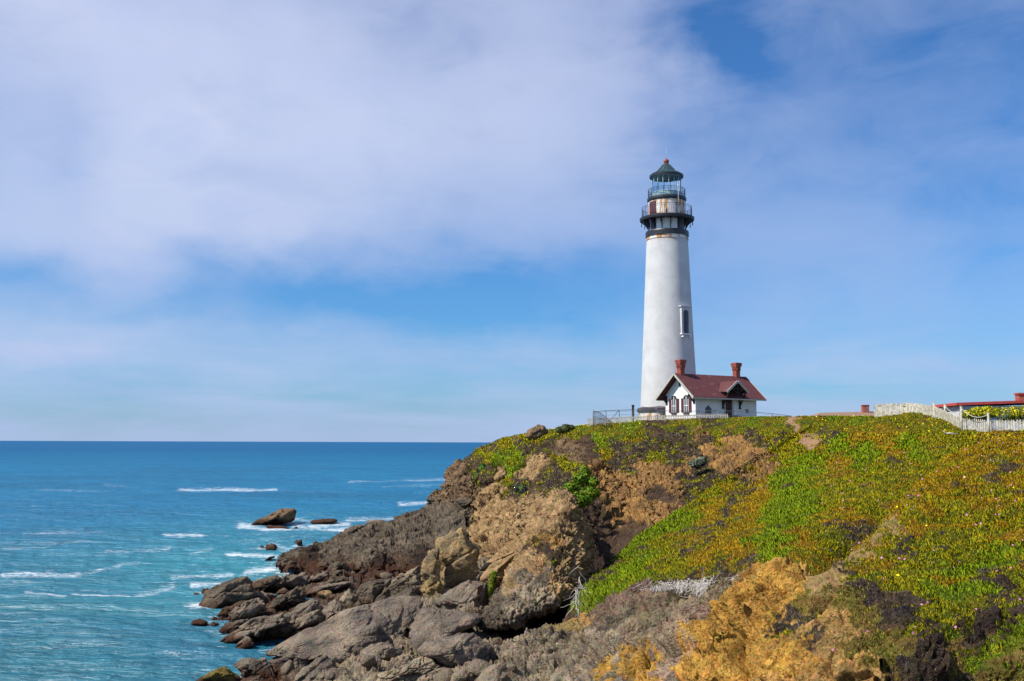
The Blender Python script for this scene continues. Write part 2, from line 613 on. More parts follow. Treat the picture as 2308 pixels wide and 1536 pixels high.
SKY_BASE = 0.36
SKY_TINT = (0.349, 0.714, 1.121)
CLOUD_HI = (0.505, 0.556, 0.740)
CLOUD_LO = (0.382, 0.481, 0.697)
HORIZON = (0.365, 0.457, 0.681)
SKY_BLOBS = [
    (330, 130, 480, 300, .46), (200, 480, 430, 180, .44), (850, 300, 430, 220, .36), (1230, 140, 280, 230, .30), (90, 40, 260, 100, .14),
    (560, 520, 300, 110, .24), (110, 770, 240, 60, .42), (340, 850, 420, 45, .20), (700, 745, 270, 45, .18), (980, 800, 380, 40, .14), (1300, 420, 260, 200, .12),
    (150, 330, 80, 130, -.20), (560, 395, 150, 45, -.16), (1100, 130, 160, 70, -.10), (420, 260, 120, 60, .12), (1450, 300, 220, 160, .10),
    (900, 632, 360, 92, -.52), (640, 640, 130, 50, -.25), (30, 600, 150, 50, -.50), (1660, 110, 150, 170, -.42), (1850, 200, 280, 240, -.12),
    (430, 705, 190, 40, -.34), (1330, 630, 260, 80, -.22), (1180, 720, 300, 50, -.12), (2280, 500, 240, 450, -.20),
    (2050, 870, 330, 34, .22), (2230, 100, 200, 200, -.10), (1900, 560, 260, 160, .06),
]
build_world()


# ------------------------------------------------------------------ sea
FOAM = [  # photo-pixel streaks on the water: x0, y0, x1, y1, half width, strength
    (0, 1293, 180, 1290, 6, .9), (180, 1290, 310, 1266, 5, .7), (66, 1326, 140, 1338, 6, .9), (165, 1328, 280, 1328, 5, 1.0),
    (295, 1330, 390, 1312, 8, .8), (60, 1208, 240, 1206, 4, .75), (235, 1242, 385, 1236, 5, .75), (370, 1211, 455, 1213, 5, 1.0),
    (455, 1213, 520, 1213, 4, .6), (430, 1246, 480, 1240, 6, .7), (400, 1103, 620, 1104, 3.5, .95), (80, 1103, 350, 1108, 3.5, .6),
    (230, 1094, 290, 1096, 3, .6), (620, 1105, 810, 1108, 3, .5), (790, 1088, 1000, 1080, 4, .75), (860, 1098, 1000, 1094, 4, .6), (900, 1137, 985, 1135, 4, .9),
    (930, 1112, 1000, 1108, 4, .5), (545, 1182, 600, 1194, 11, 1.0), (600, 1196, 780, 1193, 10, 1.1), (660, 1180, 720, 1186, 7, .9), (640, 1168, 700, 1172, 6, .8), (700, 1182, 780, 1178, 6, 1.0),
    (780, 1170, 900, 1168, 5, .8), (760, 1196, 850, 1190, 8, .35), (510, 1254, 620, 1256, 6, 1.0), (620, 1232, 662, 1252, 12, .8), (550, 1285, 640, 1272, 9, 1.0),
    (600, 1270, 660, 1245, 8, .7), (390, 1296, 520, 1290, 5, .9), (430, 1310, 545, 1302, 6, .95), (470, 1305, 520, 1296, 6, .5), (540, 1226, 660, 1216, 9, .55),
    (660, 1226, 760, 1206, 9, .5), (440, 1405, 520, 1425, 9, .55), (430, 1432, 520, 1440, 8, .45), (560, 1478, 650, 1466, 7, .5), (590, 1503, 700, 1478, 7, .45), (640, 1520, 690, 1500, 7, .5),
    (405, 1525, 475, 1513, 7, .5), (470, 1395, 530, 1400, 8, .6), (520, 1440, 560, 1420, 8, .4), (640, 1284, 760, 1284, 4, .8), (880, 1302, 910, 1296, 9, .5), (470, 1199, 530, 1200, 4, .5), (540, 1212, 620, 1208, 5, .5),
    (250, 1135, 330, 1128, 3, .3), (520, 1225, 600, 1222, 6, .5), (440, 1262, 520, 1250, 8, .45), (500, 1320, 560, 1312, 5, .5), (360, 1230, 430, 1226, 4, .4), (640, 1300, 700, 1290, 4, .5), (560, 1160, 620, 1178, 6, .45), (700, 1160, 760, 1166, 4, .5), (900, 1152, 960, 1150, 4, .5), (450, 1180, 540, 1188, 4, .45), (300, 1306, 380, 1300, 4, .4), (600, 1205, 700, 1212, 6, .5), (680, 1240, 740, 1224, 8, .5), (20, 1285, 120, 1283, 3, .5), (200, 1330, 330, 1322, 9, .35), (420, 1370, 470, 1380, 6, .35), (530, 1500, 590, 1490, 5, .25), (620, 1512, 660, 1536, 10, .6), (300, 1445, 380, 1450, 6, .25), (420, 1270, 460, 1278, 8, .5),
]


def seg_d(px, py, s):
    x0, y0, x1, y1 = s[:4]
    dx, dy = x1 - x0, y1 - y0
    t = np.clip(((px - x0) * dx + (py - y0) * dy) / (dx * dx + dy * dy + 1e-6), 0, 1)
    return np.hypot(px - x0 - t * dx, (py - y0 - t * dy) * 1.25)


def build_sea():
    dist = np.concatenate([np.linspace(2, 33.5, 40), 1 / np.linspace(1 / 34.0, 1 / 2500.0, 820), np.geomspace(2700, 90000, 60)])
    a = np.radians(np.concatenate([np.linspace(-85, -41, 50), np.linspace(-40, 14, 520), np.linspace(15, 80, 60)]))
    D, A = np.meshgrid(dist, a, indexing='ij')
    P = np.stack([D * np.sin(A), D * np.cos(A), np.zeros_like(D)], -1)
    fade = 1 - sstep(250, 900, D)
    w = np.zeros_like(D)
    rg = np.random.RandomState(3)
    wob = fbm(P * np.array([1, 1, 1]), .03, 3) * 6
    for k in range(14):
        lam = 2.2 * 1.33 ** k * .8
        th = math.radians(200 + rg.normal() * 26)
        ph = rg.rand() * 6.28
        amp = .018 * lam ** .62
        w += amp * np.sin((P[..., 0] * math.sin(th) + P[..., 1] * math.cos(th) + wob * (.4 + .1 * k)) * 2 * math.pi / lam + ph) * (1 - sstep(lam * 60, lam * 160, D))
    w += .10 * fbm(P, .45, 3) + .05 * fbm(P, 1.6, 2)
    P[..., 2] = w * fade * .55
    px, py = proj(P * np.array([1, 1, 0]))
    wx = px + 16 * fbm(P * np.array([1, .6, 1]), .10, 4) + 7 * fbm(P, .4, 3, off=5)
    wy = py + 4.5 * fbm(P * np.array([1, .6, 1]), .10, 4, off=9) * np.clip((py - 1000) / 150, .1, 1.3) + 2 * fbm(P, .5, 3, off=3)
    foam = np.zeros_like(D)
    for s in FOAM:
        k = s[5] * (.30 * np.exp(-(seg_d(wx, wy, s) / (s[4] * .9)) ** 2) + .46 * np.exp(-(seg_d(wx, wy, s) / (s[4] * 2.7)) ** 2))
        foam = np.maximum(foam, k)
    # wash along every waterline
    S = np.concatenate(SHORE)
    cs = .3; x0, y0_ = -75.0, 38.0
    G2 = np.zeros((440, 300), np.float32)
    ii = ((S[:, 1] - y0_) / cs).astype(int); jj = ((S[:, 0] - x0) / cs).astype(int)
    ok = (ii >= 0) & (ii < 440) & (jj >= 0) & (jj < 300)
    G2[ii[ok], jj[ok]] = 1
    for _ in range(11):
        m4 = G2.copy()
        m4[1:] = np.maximum(m4[1:], G2[:-1] * .82); m4[:-1] = np.maximum(m4[:-1], G2[1:] * .82)
        m4[:, 1:] = np.maximum(m4[:, 1:], G2[:, :-1] * .82); m4[:, :-1] = np.maximum(m4[:, :-1], G2[:, 1:] * .82)
        G2 = m4
    wpx = P[..., 0] + 1.1 * fbm(P, .35, 3, off=6); wpy = P[..., 1] + 1.1 * fbm(P, .35, 3, off=2)
    ii = ((wpy - y0_) / cs).astype(int); jj = ((wpx - x0) / cs).astype(int)
    ok = (ii >= 0) & (ii < 440) & (jj >= 0) & (jj < 300)
    wash = np.zeros_like(D); wash[ok] = G2[ii[ok], jj[ok]]
    surge = np.clip(.62 + 1.3 * fbm(P, .10, 2, off=33), .25, 1.1)
    foam = np.maximum(foam, wash * surge * (.85 - .45 * sstep(1430, 1480, py)))
    shallow = np.zeros_like(D)
    for cx, cy, rx, ry, k in ((560, 1270, 330, 80, 1.0), (900, 1310, 60, 40, 1.3), (420, 1330, 250, 60, .7), (620, 1185, 220, 30, .6), (300, 1310, 300, 60, .45), (640, 1530, 40, 40, .8)):
        shallow = np.maximum(shallow, k * np.exp(-((wx - cx) / rx) ** 2 - ((wy - cy) / ry) ** 2))
    m, nt, p = new_mat('sea_water', .14, .5)
    G = pos(nt)
    fa = nt.new('ShaderNodeAttribute'); fa.attribute_name = 'foam'
    sh = nt.new('ShaderNodeAttribute'); sh.attribute_name = 'shallow'
    ds = nt.new('ShaderNodeVectorMath', operation='LENGTH'); nt.l.new(G, ds.inputs[0])
    far = nt.ramp(ds.outputs['Value'], 45, 190, 0, 1)
    far2 = nt.ramp(ds.outputs['Value'], 150, 1500, 0, 1)
    patch = nt.noise(nt.mapping(G, (.6, 1.6, 1)), .02, 5, .6)
    c = nt.mix(far, c4((.016, .142, .182)), c4((.007, .145, .275)))
    c = nt.mix(far2, c, c4((.003, .092, .225)))
    c = nt.mix(nt.ramp(patch, .40, .65, 0, .5), c, c4((.006, .095, .19)))
    c = nt.mix(nt.math('MULTIPLY', sh.outputs['Fac'], .48, clamp=True), c, c4((.036, .27, .31)))
    rip = nt.noise(nt.mapping(G, (.35, 1.3, 1), (0, 0, .15)), .9, 6, .65)
    c = nt.mix(1.0, c, nt.ramp(rip, .3, .7, .72, 1.3, False), 'MULTIPLY')
    # foam: torn streaks where the density allows
    n1 = nt.noise(nt.mapping(G, (.65, 1.6, 1), (0, 0, .12)), 1.5, 9, .72, .8)
    n2 = nt.noise(nt.mapping(G, (.7, 1.5, 1)), 4.2, 5, .7, .3)
    nn = nt.math('ADD', nt.math('MULTIPLY', n1, .65), nt.math('MULTIPLY', n2, .35))
    th = nt.math('SUBTRACT', .67, nt.math('MULTIPLY', fa.outputs['Fac'], .36))
    f = nt.math('DIVIDE', nt.math('SUBTRACT', nn, th), .17, clamp=True)
    # scattered small breakers further out
    wc = nt.noise(nt.mapping(G, (.35, 1.0, 1)), .085, 9, .72)
    f2 = nt.math('MULTIPLY', nt.ramp(wc, .715, .76), .8)
    f = nt.math('MAXIMUM', f, f2)
    c = nt.mix(nt.math('MULTIPLY', f, .88), c, c4((.80, .82, .84)))
    nt.l.new(c, p.inputs['Base Color'])
    nt.l.new(nt.math('MULTIPLY_ADD', f, .5, .16), p.inputs['Roughness'])
    p.inputs['IOR'].default_value = 1.33
    p.inputs['Specular IOR Level'].default_value = 0.0; p.inputs['IOR'].default_value = 1.0
    h = nt.math('ADD', nt.math('MULTIPLY', nt.noise(nt.mapping(G, (.6, 1.1, 1), (0, 0, .3)), 1.1, 6, .62), .55),
                nt.math('MULTIPLY', nt.noise(nt.mapping(G, (.5, 1.1, 1), (0, 0, .2)), .16, 5, .6), 2.2))
    bump(nt, p, h, 1.0, 1.0)
    # wind-roughened water: wave slopes keep the grazing mirror weak
    b_out = [n for n in nt.n if n.bl_idname == 'ShaderNodeBump'][0].outputs[0]
    fr = nt.new('ShaderNodeFresnel'); fr.inputs['IOR'].default_value = 1.33; nt.l.new(b_out, fr.inputs['Normal'])
    k = nt.math('MULTIPLY', nt.math('MINIMUM', fr.outputs[0], nt.ramp(ds.outputs['Value'], 60, 900, .16, .12)), nt.math('SUBTRACT', 1.0, f))
    gl = nt.new('ShaderNodeBsdfGlossy'); gl.inputs['Roughness'].default_value = .22; nt.l.new(b_out, gl.inputs['Normal'])
    df = nt.new('ShaderNodeBsdfDiffuse'); nt.l.new(c, df.inputs['Color']); nt.l.new(b_out, df.inputs['Normal'])
    ms = nt.new('ShaderNodeMixShader'); nt.l.new(k, ms.inputs[0]); nt.l.new(df.outputs[0], ms.inputs[1]); nt.l.new(gl.outputs[0], ms.inputs[2])
    out = [n for n in nt.n if n.bl_idname == 'ShaderNodeOutputMaterial'][0]
    nt.l.new(ms.outputs[0], out.inputs['Surface'])
    nt.n.remove(p)
    o = np_mesh('sea', P, grid_faces(*D.shape), m, extra={'foam': foam, 'shallow': shallow})
    tag(o, 'blue green sea with white foam streaks reaching the horizon', 'sea', kind='structure')


# ------------------------------------------------------------------ land: colour classes laid out over the ground
CL = {  # base albedo, second albedo, plant density factor, blade length factor, lumpiness(m), nodules(m)
    'green': ((.14, .20, .008), (.18, .21, .009), 1.0, 1.1, .10, 0),
    'olive': ((.20, .185, .012), (.11, .150, .012), 1.0, .9, .12, 0),
    'orange': ((.31, .165, .014), (.20, .17, .014), .95, .8, .12, 0),
    'dark': ((.062, .048, .046), (.14, .095, .05), .8, .9, .18, .05),
    'olive2': ((.20, .17, .035), (.30, .19, .06), .7, .8, .14, .04),
    'straw': ((.36, .23, .10), (.24, .18, .06), .35, .8, .10, .03),
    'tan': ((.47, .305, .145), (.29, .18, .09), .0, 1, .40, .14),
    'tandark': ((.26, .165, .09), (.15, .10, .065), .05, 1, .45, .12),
    'scree': ((.47, .26, .085), (.23, .13, .06), .06, .7, .30, .26),
    'soil': ((.115, .070, .042), (.06, .042, .032), .10, .8, .20, .06),  # brown earth, darkened to paint in the shade of the gully
    'soilshade': ((.065, .042, .030), (.035, .026, .022), .25, .9, .20, .06),  # same earth with deep shade painted into the colour
    'ochre': ((.60, .335, .070), (.40, .205, .050), .02, .5, .24, .15),
    'ochre2': ((.50, .275, .085), (.30, .19, .07), .15, .6, .18, .08),
    'pinkgrey': ((.38, .26, .175), (.25, .19, .12), .0, 1, .22, .10),
    'grey': ((.37, .285, .185), (.15, .122, .088), .0, 1, .30, .13),
    'greyb': ((.33, .245, .14), (.20, .16, .10), .03, .8, .26, .12),
    'reddish': ((.27, .175, .115), (.16, .11, .08), .10, .6, .22, .16),
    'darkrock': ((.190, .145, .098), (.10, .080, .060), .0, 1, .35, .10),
    'path': ((.44, .26, .15), (.34, .20, .115), .0, 1, .04, .02),
}
CN = list(CL)
C_A = np.array([CL[c][0] for c in CN], np.float32)
C_B = np.array([CL[c][1] for c in CN], np.float32)
C_D = np.array([CL[c][2] for c in CN], np.float32)
C_L = np.array([CL[c][3] for c in CN], np.float32)
C_M = np.array([CL[c][4] for c in CN], np.float32)
C_N = np.array([CL[c][5] for c in CN], np.float32)


def bicubic(G, nu, nv, par=None):
    """Catmull-Rom surface through G[rows, cols, k], nu x nv samples (uniform in the control index)"""
    def interp(A, n, t=None):
        m = A.shape[0]
        t = np.linspace(0, m - 1, n) if t is None else t
        i = np.clip(np.floor(t).astype(int), 0, m - 2); f = (t - i)[:, None, None]
        p0 = A[np.maximum(i - 1, 0)]; p1 = A[i]; p2 = A[i + 1]; p3 = A[np.minimum(i + 2, m - 1)]
        return .5 * ((2 * p1) + (-p0 + p2) * f + (2 * p0 - 5 * p1 + 4 * p2 - p3) * f ** 2 + (-p0 + 3 * p1 - 3 * p2 + p3) * f ** 3)
    A = interp(G, nu, None if par is None else par)
    return interp(A.transpose(1, 0, 2), nv).transpose(1, 0, 2)


def grid_normals(P):
    du = np.gradient(P, axis=0); dv = np.gradient(P, axis=1)
    n = np.cross(dv, du); n /= np.linalg.norm(n, axis=-1)[..., None] + 1e-9
    view = np.array([0, 0, H]) - P
    flip = np.sign(np.median((n * view).sum(-1)))
    return n * flip


def classify(P, seeds, warp=1.0):
    px, py = proj(P)
    d = np.linalg.norm(P - np.array([0, 0, H]), axis=-1)
    w = 2300 / d * warp
    qx = px + w * (1.5 * fbm(P, .35, 4) + .5 * fbm(P, 1.7, 3, off=3.3))
    qy = py + w * (.8 * fbm(P, .35, 4, off=7.7) + .35 * fbm(P, 1.7, 3, off=5.1))
    best = np.full(px.shape, 1e9, np.float32); sec = best.copy()
    cls = np.zeros(px.shape, np.int32); cls2 = cls.copy()
    for (sx, sy, c) in seeds:
        dd = np.hypot(qx - sx, (qy - sy) * 1.15).astype(np.float32)
        k = CN.index(c)
        a = dd < best
        cls2 = np.where(a, cls, np.where(dd < sec, k, cls2)); sec = np.where(a, best, np.minimum(sec, dd))
        cls = np.where(a, k, cls); best = np.where(a, dd, best)
    mixn = fbm(P, 2.3, 3, off=1.9)
    swap = (sec - best) < 26 * mixn * (w / 23)
    cls = np.where(swap, cls2, cls)
    # small dead / brown / rusty patches strewn through the plants
    pl = C_D[cls] >= .9
    spot = fbm(P, .9, 4, off=21.0)
    cls = np.where(pl & (spot > .37), CN.index('dark'), cls)
    spot2 = fbm(P, .55, 4, off=31.0)
    cls = np.where((cls == CN.index('olive')) & (spot2 > .20), CN.index('orange'), cls)
    cls = np.where((cls == CN.index('green')) & (spot2 > .34), CN.index('olive'), cls)
    cls = np.where((cls == CN.index('orange')) & (spot2 < -.20), CN.index('olive'), cls)
    dk = cls == CN.index('dark')
    cls = np.where(dk & (spot < -.16), CN.index('olive'), cls)
    cls = np.where(dk & (spot2 < -.20), CN.index('soil'), cls)
    return cls


PLANTS = []   # collected scatter sources


def blur(a, n):
    for _ in range(n):
        a = (a + np.roll(a, 1, 0) + np.roll(a, -1, 0) + np.roll(a, 1, 1) + np.roll(a, -1, 1)) / 5
    return a


def patch(name, G, nu, nv, seeds, label, cat, strata=0.0, big=.0, par=None, plants=True, rock=1.0, bigw=None, kind='structure', joint=()):
    P = bicubic(np.asarray(G, float), nu, nv, par)
    N = grid_normals(P)
    # large relief
    if big:
        bw = 1.0 if bigw is None else bigw
        P = P + N * (bw * (big * fbm(P, .16, 4, off=2.0) + big * .45 * ridged(P, .45, 3, off=4.0)))[..., None]
    cls = classify(P, seeds)
    lum = blur(C_M[cls].astype(np.float32), 6)
    nod = blur(C_N[cls].astype(np.float32), 3)
    N = grid_normals(P)
    disp = lum * (fbm(P, 1.1, 5) * 1.3) + .07 * blur((C_D[cls] > .6).astype(np.float32), 3) * ridged(P, 2.2, 3, off=3)
    hasn = nod > .004
    w1 = np.zeros(P.shape[:2], np.float32); w2 = w1.copy(); cv = w1.copy()
    f1, f2, c_ = worley(P[hasn] + .12 * np.stack([fbm(P[hasn], 2.5, 2, off=k) for k in (1, 4, 9)], -1), 2.6)
    w1[hasn] = np.clip(1 - f1 * 1.15, 0, 1); cv[hasn] = c_
    f1b, _, cb = worley(P[hasn], 7.5, off=4)
    w2[hasn] = np.clip(1 - f1b * 1.15, 0, 1); cv[hasn] = .5 * cv[hasn] + .5 * cb
    f1p, _, _ = worley(P[hasn], 5.2, off=14)
    pit = np.zeros(P.shape[:2], np.float32); pit[hasn] = 1 - sstep(.12, .42, f1p)
    pv = blur((np.isin(cls, [CN.index(c) for c in ('grey', 'ochre', 'scree', 'greyb', 'tan', 'reddish', 'pinkgrey', 'tandark', 'darkrock', 'ochre2', 'soilshade')])).astype(np.float32), 3)
    disp = disp + nod * (1.6 * w1 + 1.1 * w2 - 1.3 * pit * (.4 + 1.2 * (fbm(P, .9, 2, off=71) > -.1)) - .6) * rock + nod * 1.3 * ridged(P, .9, 4, off=6) + .075 * fbm(P, 5.0, 4, .6) * np.minimum(1, nod * 12)
    if strata:
        # tilted beds: ledges dipping to the lower left
        t = P[..., 2] * .86 - P[..., 0] * .36 - .25 * P[..., 1] + 1.2 * fbm(P, .12, 3) + .5 * fbm(P, .6, 3)
        s = np.abs(((t * .75) % 1) - .5) * 2
        s2 = np.abs(((t * 1.9 + .3) % 1) - .5) * 2
        disp = disp + strata * pv.clip(0, 1) * (sstep(.1, .7, s) - .5 + .45 * (sstep(.1, .8, s2) - .5))
    dark_j = np.zeros(P.shape[:2], np.float32)
    jm = (pv > .02)
    for amp, sc, crack, *lim in joint:
        b, e = blocks(P[jm], sc, off=sc * 7)
        w = pv[jm].clip(0, 1) * (1 if bigw is None else bigw[jm])
        if lim: w = w * (1 - sstep(lim[0], lim[0] + .08, np.broadcast_to(np.linspace(0, 1, P.shape[1]), P.shape[:2])[jm]))
        disp[jm] += w * amp * (b - crack * (1 - sstep(.0, .09, e)))
    P = P + N * disp[..., None]
    k = np.clip(.5 + fbm(P, .8, 5, off=12.) * 1.7, 0, 1)[..., None]
    col = C_A[cls] * (1 - k) + C_B[cls] * k
    stones = (cv - .5)[..., None] * (nod > .02)[..., None]
    col = col * (1 + .7 * stones) * (1 + .22 * fbm(P, 3.1, 4, off=8)[..., None])
    col = col * (1 - .38 * (C_D[cls] >= .7))[..., None]      # soil and stems between the leaves, with shade painted into their colour
    # soften class borders a little
    for _ in range(1):
        col = blur(col, 1)
    col = np.clip(col, .012, .8)
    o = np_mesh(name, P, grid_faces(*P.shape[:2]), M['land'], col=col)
    tag(o, label, cat, kind=kind)
    if plants:
        PLANTS.append((P, grid_normals(P), cls, col))
    return o, P


def cols_to_grid(cols):
    """cols: list of columns, each a list of (px,py,Y) -> rows x cols x 3"""
    A = np.array(cols, float)
    P = at(A[..., 0], A[..., 1], A[..., 2])
    return P.transpose(1, 0, 2)


# headland with the lighthouse
HEAD = [
    [(1150, 1003, 205), (1122, 1004, 185), (1080, 1035, 182), (1030, 1090, 188), (1018, 1122, 190), (1015, 1145, 190), (1012, 1180, 190)],
    [(1185, 983, 178), (1122, 996, 160), (1062, 1036, 157), (1014, 1084, 155), (1001, 1112, 153), (985, 1140, 150), (965, 1176, 148)],
    [(1230, 972, 170), (1162, 988, 140), (1100, 1033, 136), (1060, 1085, 132), (1036, 1130, 128), (1018, 1172, 124), (1000, 1225, 118)],
    [(1290, 965, 170), (1212, 977, 130), (1160, 1035, 124), (1120, 1090, 118), (1092, 1150, 111), (1064, 1215, 102), (1050, 1290, 94)],
    [(1350, 957, 170), (1285, 967, 126), (1235, 1035, 118), (1195, 1095, 110), (1165, 1160, 101), (1140, 1230, 91), (1125, 1320, 80)],
    [(1400, 953, 170), (1356, 961, 122), (1325, 1020, 113), (1285, 1085, 99), (1260, 1140, 86), (1235, 1215, 75), (1215, 1320, 64)],
    [(1480, 949, 165), (1440, 955, 118), (1420, 1000, 112), (1395, 1060, 102), (1370, 1130, 91), (1345, 1220, 80), (1335, 1310, 68)],
    [(1560, 947, 160), (1520, 951, 115), (1510, 990, 109), (1490, 1040, 101), (1470, 1110, 90), (1445, 1190, 78), (1425, 1290, 66)],
    [(1640, 945, 155), (1600, 948, 112), (1600, 985, 106), (1590, 1030, 99), (1570, 1090, 89), (1550, 1160, 79), (1520, 1260, 67)],
    [(1740, 942, 150), (1690, 944, 108), (1690, 975, 103), (1690, 1010, 97), (1680, 1060, 90), (1670, 1120, 82), (1660, 1210, 72)],
    [(1850, 943, 150), (1790, 942, 105), (1800, 962, 100), (1812, 985, 96), (1825, 1030, 89), (1830, 1090, 81), (1830, 1160, 73)],
    [(1970, 942, 150), (1900, 942, 104), (1920, 957, 100), (1935, 980, 96), (1950, 1030, 90), (1960, 1090, 82), (1960, 1160, 74)],
    [(2300, 940, 150), (2200, 944, 110), (2200, 955, 104), (2200, 985, 100), (2200, 1030, 92), (2200, 1090, 84), (2200, 1160, 76)],
]
HEAD_SEEDS = [
    (1260, 962, 'olive'), (1300, 958, 'green'), (1350, 962, 'olive'), (1420, 958, 'green'), (1480, 957, 'dark'), (1520, 953, 'olive'), (1560, 964, 'olive'), (1600, 956, 'dark'),
    (1640, 947, 'olive'), (1700, 947, 'green'), (1760, 956, 'olive'), (1850, 945, 'olive'), (1950, 940, 'olive'), (1660, 962, 'olive'), (1720, 962, 'olive'), (1500, 966, 'dark'),
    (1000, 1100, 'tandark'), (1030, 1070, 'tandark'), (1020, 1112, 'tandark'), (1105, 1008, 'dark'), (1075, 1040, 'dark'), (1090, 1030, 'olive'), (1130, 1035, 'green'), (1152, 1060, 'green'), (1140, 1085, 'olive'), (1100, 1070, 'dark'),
    (1175, 1000, 'dark'), (1145, 1010, 'olive'), (1160, 1020, 'green'), (1195, 1020, 'dark'), (1210, 1045, 'tan'), (1240, 1000, 'dark'), (1265, 1003, 'tandark'), (1230, 1080, 'dark'), (1195, 1065, 'tan'), (1160, 1100, 'dark'), (1185, 1112, 'dark'),
    (1215, 980, 'olive'), (1250, 978, 'olive'), (1185, 990, 'olive'), (1300, 975, 'olive'), (1270, 1045, 'olive'), (1290, 1020, 'tandark'), (1322, 1000, 'soil'), (1340, 1028, 'soil'), (1355, 995, 'green'), (1368, 1028, 'olive'), (1250, 1110, 'dark'), (1280, 1080, 'dark'), (1255, 1060, 'dark'),
    (1130, 1068, 'tan'), (1145, 1045, 'olive'), (1120, 1095, 'tan'), (1070, 1120, 'tandark'), (1045, 1100, 'tandark'),
    (1100, 1115, 'tan'), (1085, 1150, 'tan'), (1150, 1150, 'tan'), (1200, 1180, 'tan'), (1120, 1220, 'tan'), (1180, 1240, 'tan'), (1230, 1150, 'tan'), (1060, 1200, 'tan'), (1200, 1130, 'tan'), (1240, 1220, 'tan'),
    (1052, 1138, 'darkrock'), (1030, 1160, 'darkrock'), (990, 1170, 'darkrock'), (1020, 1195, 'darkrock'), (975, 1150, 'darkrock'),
    (1400, 1045, 'dark'), (1430, 1015, 'dark'), (1480, 1005, 'dark'), (1385, 1010, 'dark'), (1450, 1058, 'scree'), (1440, 1036, 'dark'), (1478, 1034, 'olive'), (1512, 1030, 'dark'), (1540, 1022, 'dark'), (1592, 998, 'dark'), (1625, 1000, 'olive'), (1420, 1062, 'dark'), (1600, 1060, 'dark'), (1560, 1075, 'dark'), (1480, 1120, 'soil'), (1400, 1090, 'scree'), (1450, 1110, 'scree'), (1500, 1080, 'scree'), (1550, 1050, 'scree'), (1600, 1010, 'scree'), (1620, 1040, 'scree'),
    (1550, 1005, 'dark'), (1640, 985, 'dark'), (1570, 985, 'scree'), (1530, 985, 'dark'), (1700, 985, 'dark'), (1680, 1030, 'scree'), (1740, 975, 'olive'), (1650, 1005, 'scree'), (1575, 1045, 'dark'), (1470, 985, 'dark'), (1610, 970, 'olive'),
    (1440, 980, 'olive'), (1405, 985, 'olive'), (1520, 975, 'dark'), (1480, 1070, 'scree'), (1350, 1060, 'scree'),
    (1385, 1170, 'scree'), (1420, 1150, 'scree'), (1345, 1160, 'soil'), (1370, 1215, 'soil'), (1330, 1250, 'soilshade'), (1330, 1190, 'soil'), (1310, 1150, 'soil'), (1470, 1160, 'scree'), (1440, 1200, 'soil'),
    (1788, 960, 'path'), (1800, 969, 'path'), (1812, 978, 'path'), (1824, 987, 'path'), (1806, 960, 'olive'), (1820, 970, 'olive'), (1836, 980, 'olive'), (1776, 968, 'olive'), (1788, 976, 'dark'), (1802, 988, 'olive'), (1780, 980, 'olive'), (1830, 965, 'olive'), (1760, 985, 'dark'), (1860, 960, 'green'),
]
hg = cols_to_grid(HEAD)
v_ = hg[0] - hg[1]
hg = np.concatenate([hg[:1], (hg[1] + v_ / np.linalg.norm(v_, axis=1)[:, None] * 5.0)[None], hg[1:]], 0)
hrow = np.concatenate([np.linspace(0, 1, 40)[:-1], np.linspace(1, 2, 40)[:-1], np.linspace(2, 6, 400)[:-1], np.linspace(6, 7, 40)])
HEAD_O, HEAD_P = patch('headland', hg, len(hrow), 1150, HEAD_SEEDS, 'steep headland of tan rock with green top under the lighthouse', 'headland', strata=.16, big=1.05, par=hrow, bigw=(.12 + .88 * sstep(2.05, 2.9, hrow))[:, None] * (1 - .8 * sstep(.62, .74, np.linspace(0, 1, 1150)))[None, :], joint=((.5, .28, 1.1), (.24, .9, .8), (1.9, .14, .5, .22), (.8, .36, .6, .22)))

# green slope running down into the cove
SLOPE = [
    [(1690, 1070, 86), (1625, 1105, 82), (1520, 1190, 76), (1405, 1275, 66), (1328, 1345, 57), (1292, 1385, 51), (1272, 1420, 48), (1262, 1460, 47)],
    [(1760, 1006, 92), (1690, 1050, 84), (1560, 1140, 72), (1440, 1220, 62), (1362, 1290, 54), (1316, 1335, 49), (1292, 1382, 46.5), (1285, 1440, 45)],
    [(1830, 962, 99), (1780, 1000, 93), (1640, 1110, 74), (1520, 1190, 63), (1440, 1260, 54), (1380, 1320, 48), (1345, 1360, 45), (1345, 1420, 44)],
    [(1895, 948, 102), (1850, 975, 95), (1730, 1070, 77), (1620, 1160, 63), (1530, 1235, 53), (1470, 1290, 46), (1440, 1330, 43), (1435, 1400, 42)],
    [(1960, 943, 102), (1930, 960, 95), (1820, 1040, 78), (1720, 1130, 62), (1640, 1205, 51), (1590, 1260, 43), (1560, 1302, 40), (1555, 1380, 39)],
    [(2030, 939, 99), (2005, 955, 92), (1920, 1015, 78), (1840, 1100, 60), (1770, 1175, 49), (1710, 1235, 41), (1680, 1290, 37), (1675, 1360, 36)],
    [(2090, 939, 94), (2070, 958, 88), (2020, 1000, 76), (1960, 1075, 58), (1900, 1150, 46), (1840, 1220, 38), (1810, 1295, 33), (1800, 1360, 32)],
    [(2170, 970, 81), (2155, 982, 77), (2120, 1003, 70), (2080, 1060, 58), (2030, 1130, 47), (1980, 1210, 39.5), (1940, 1300, 35), (1930, 1360, 33)],
    [(2320, 978, 77), (2305, 987, 73), (2290, 1006, 68), (2250, 1060, 58), (2210, 1130, 48), (2170, 1210, 41.5), (2130, 1300, 37), (2120, 1360, 35)],
    [(2620, 982, 76), (2600, 989, 73), (2580, 1006, 68), (2560, 1060, 58), (2540, 1130, 48), (2510, 1210, 41.5), (2500, 1300, 37), (2500, 1360, 35)],
]
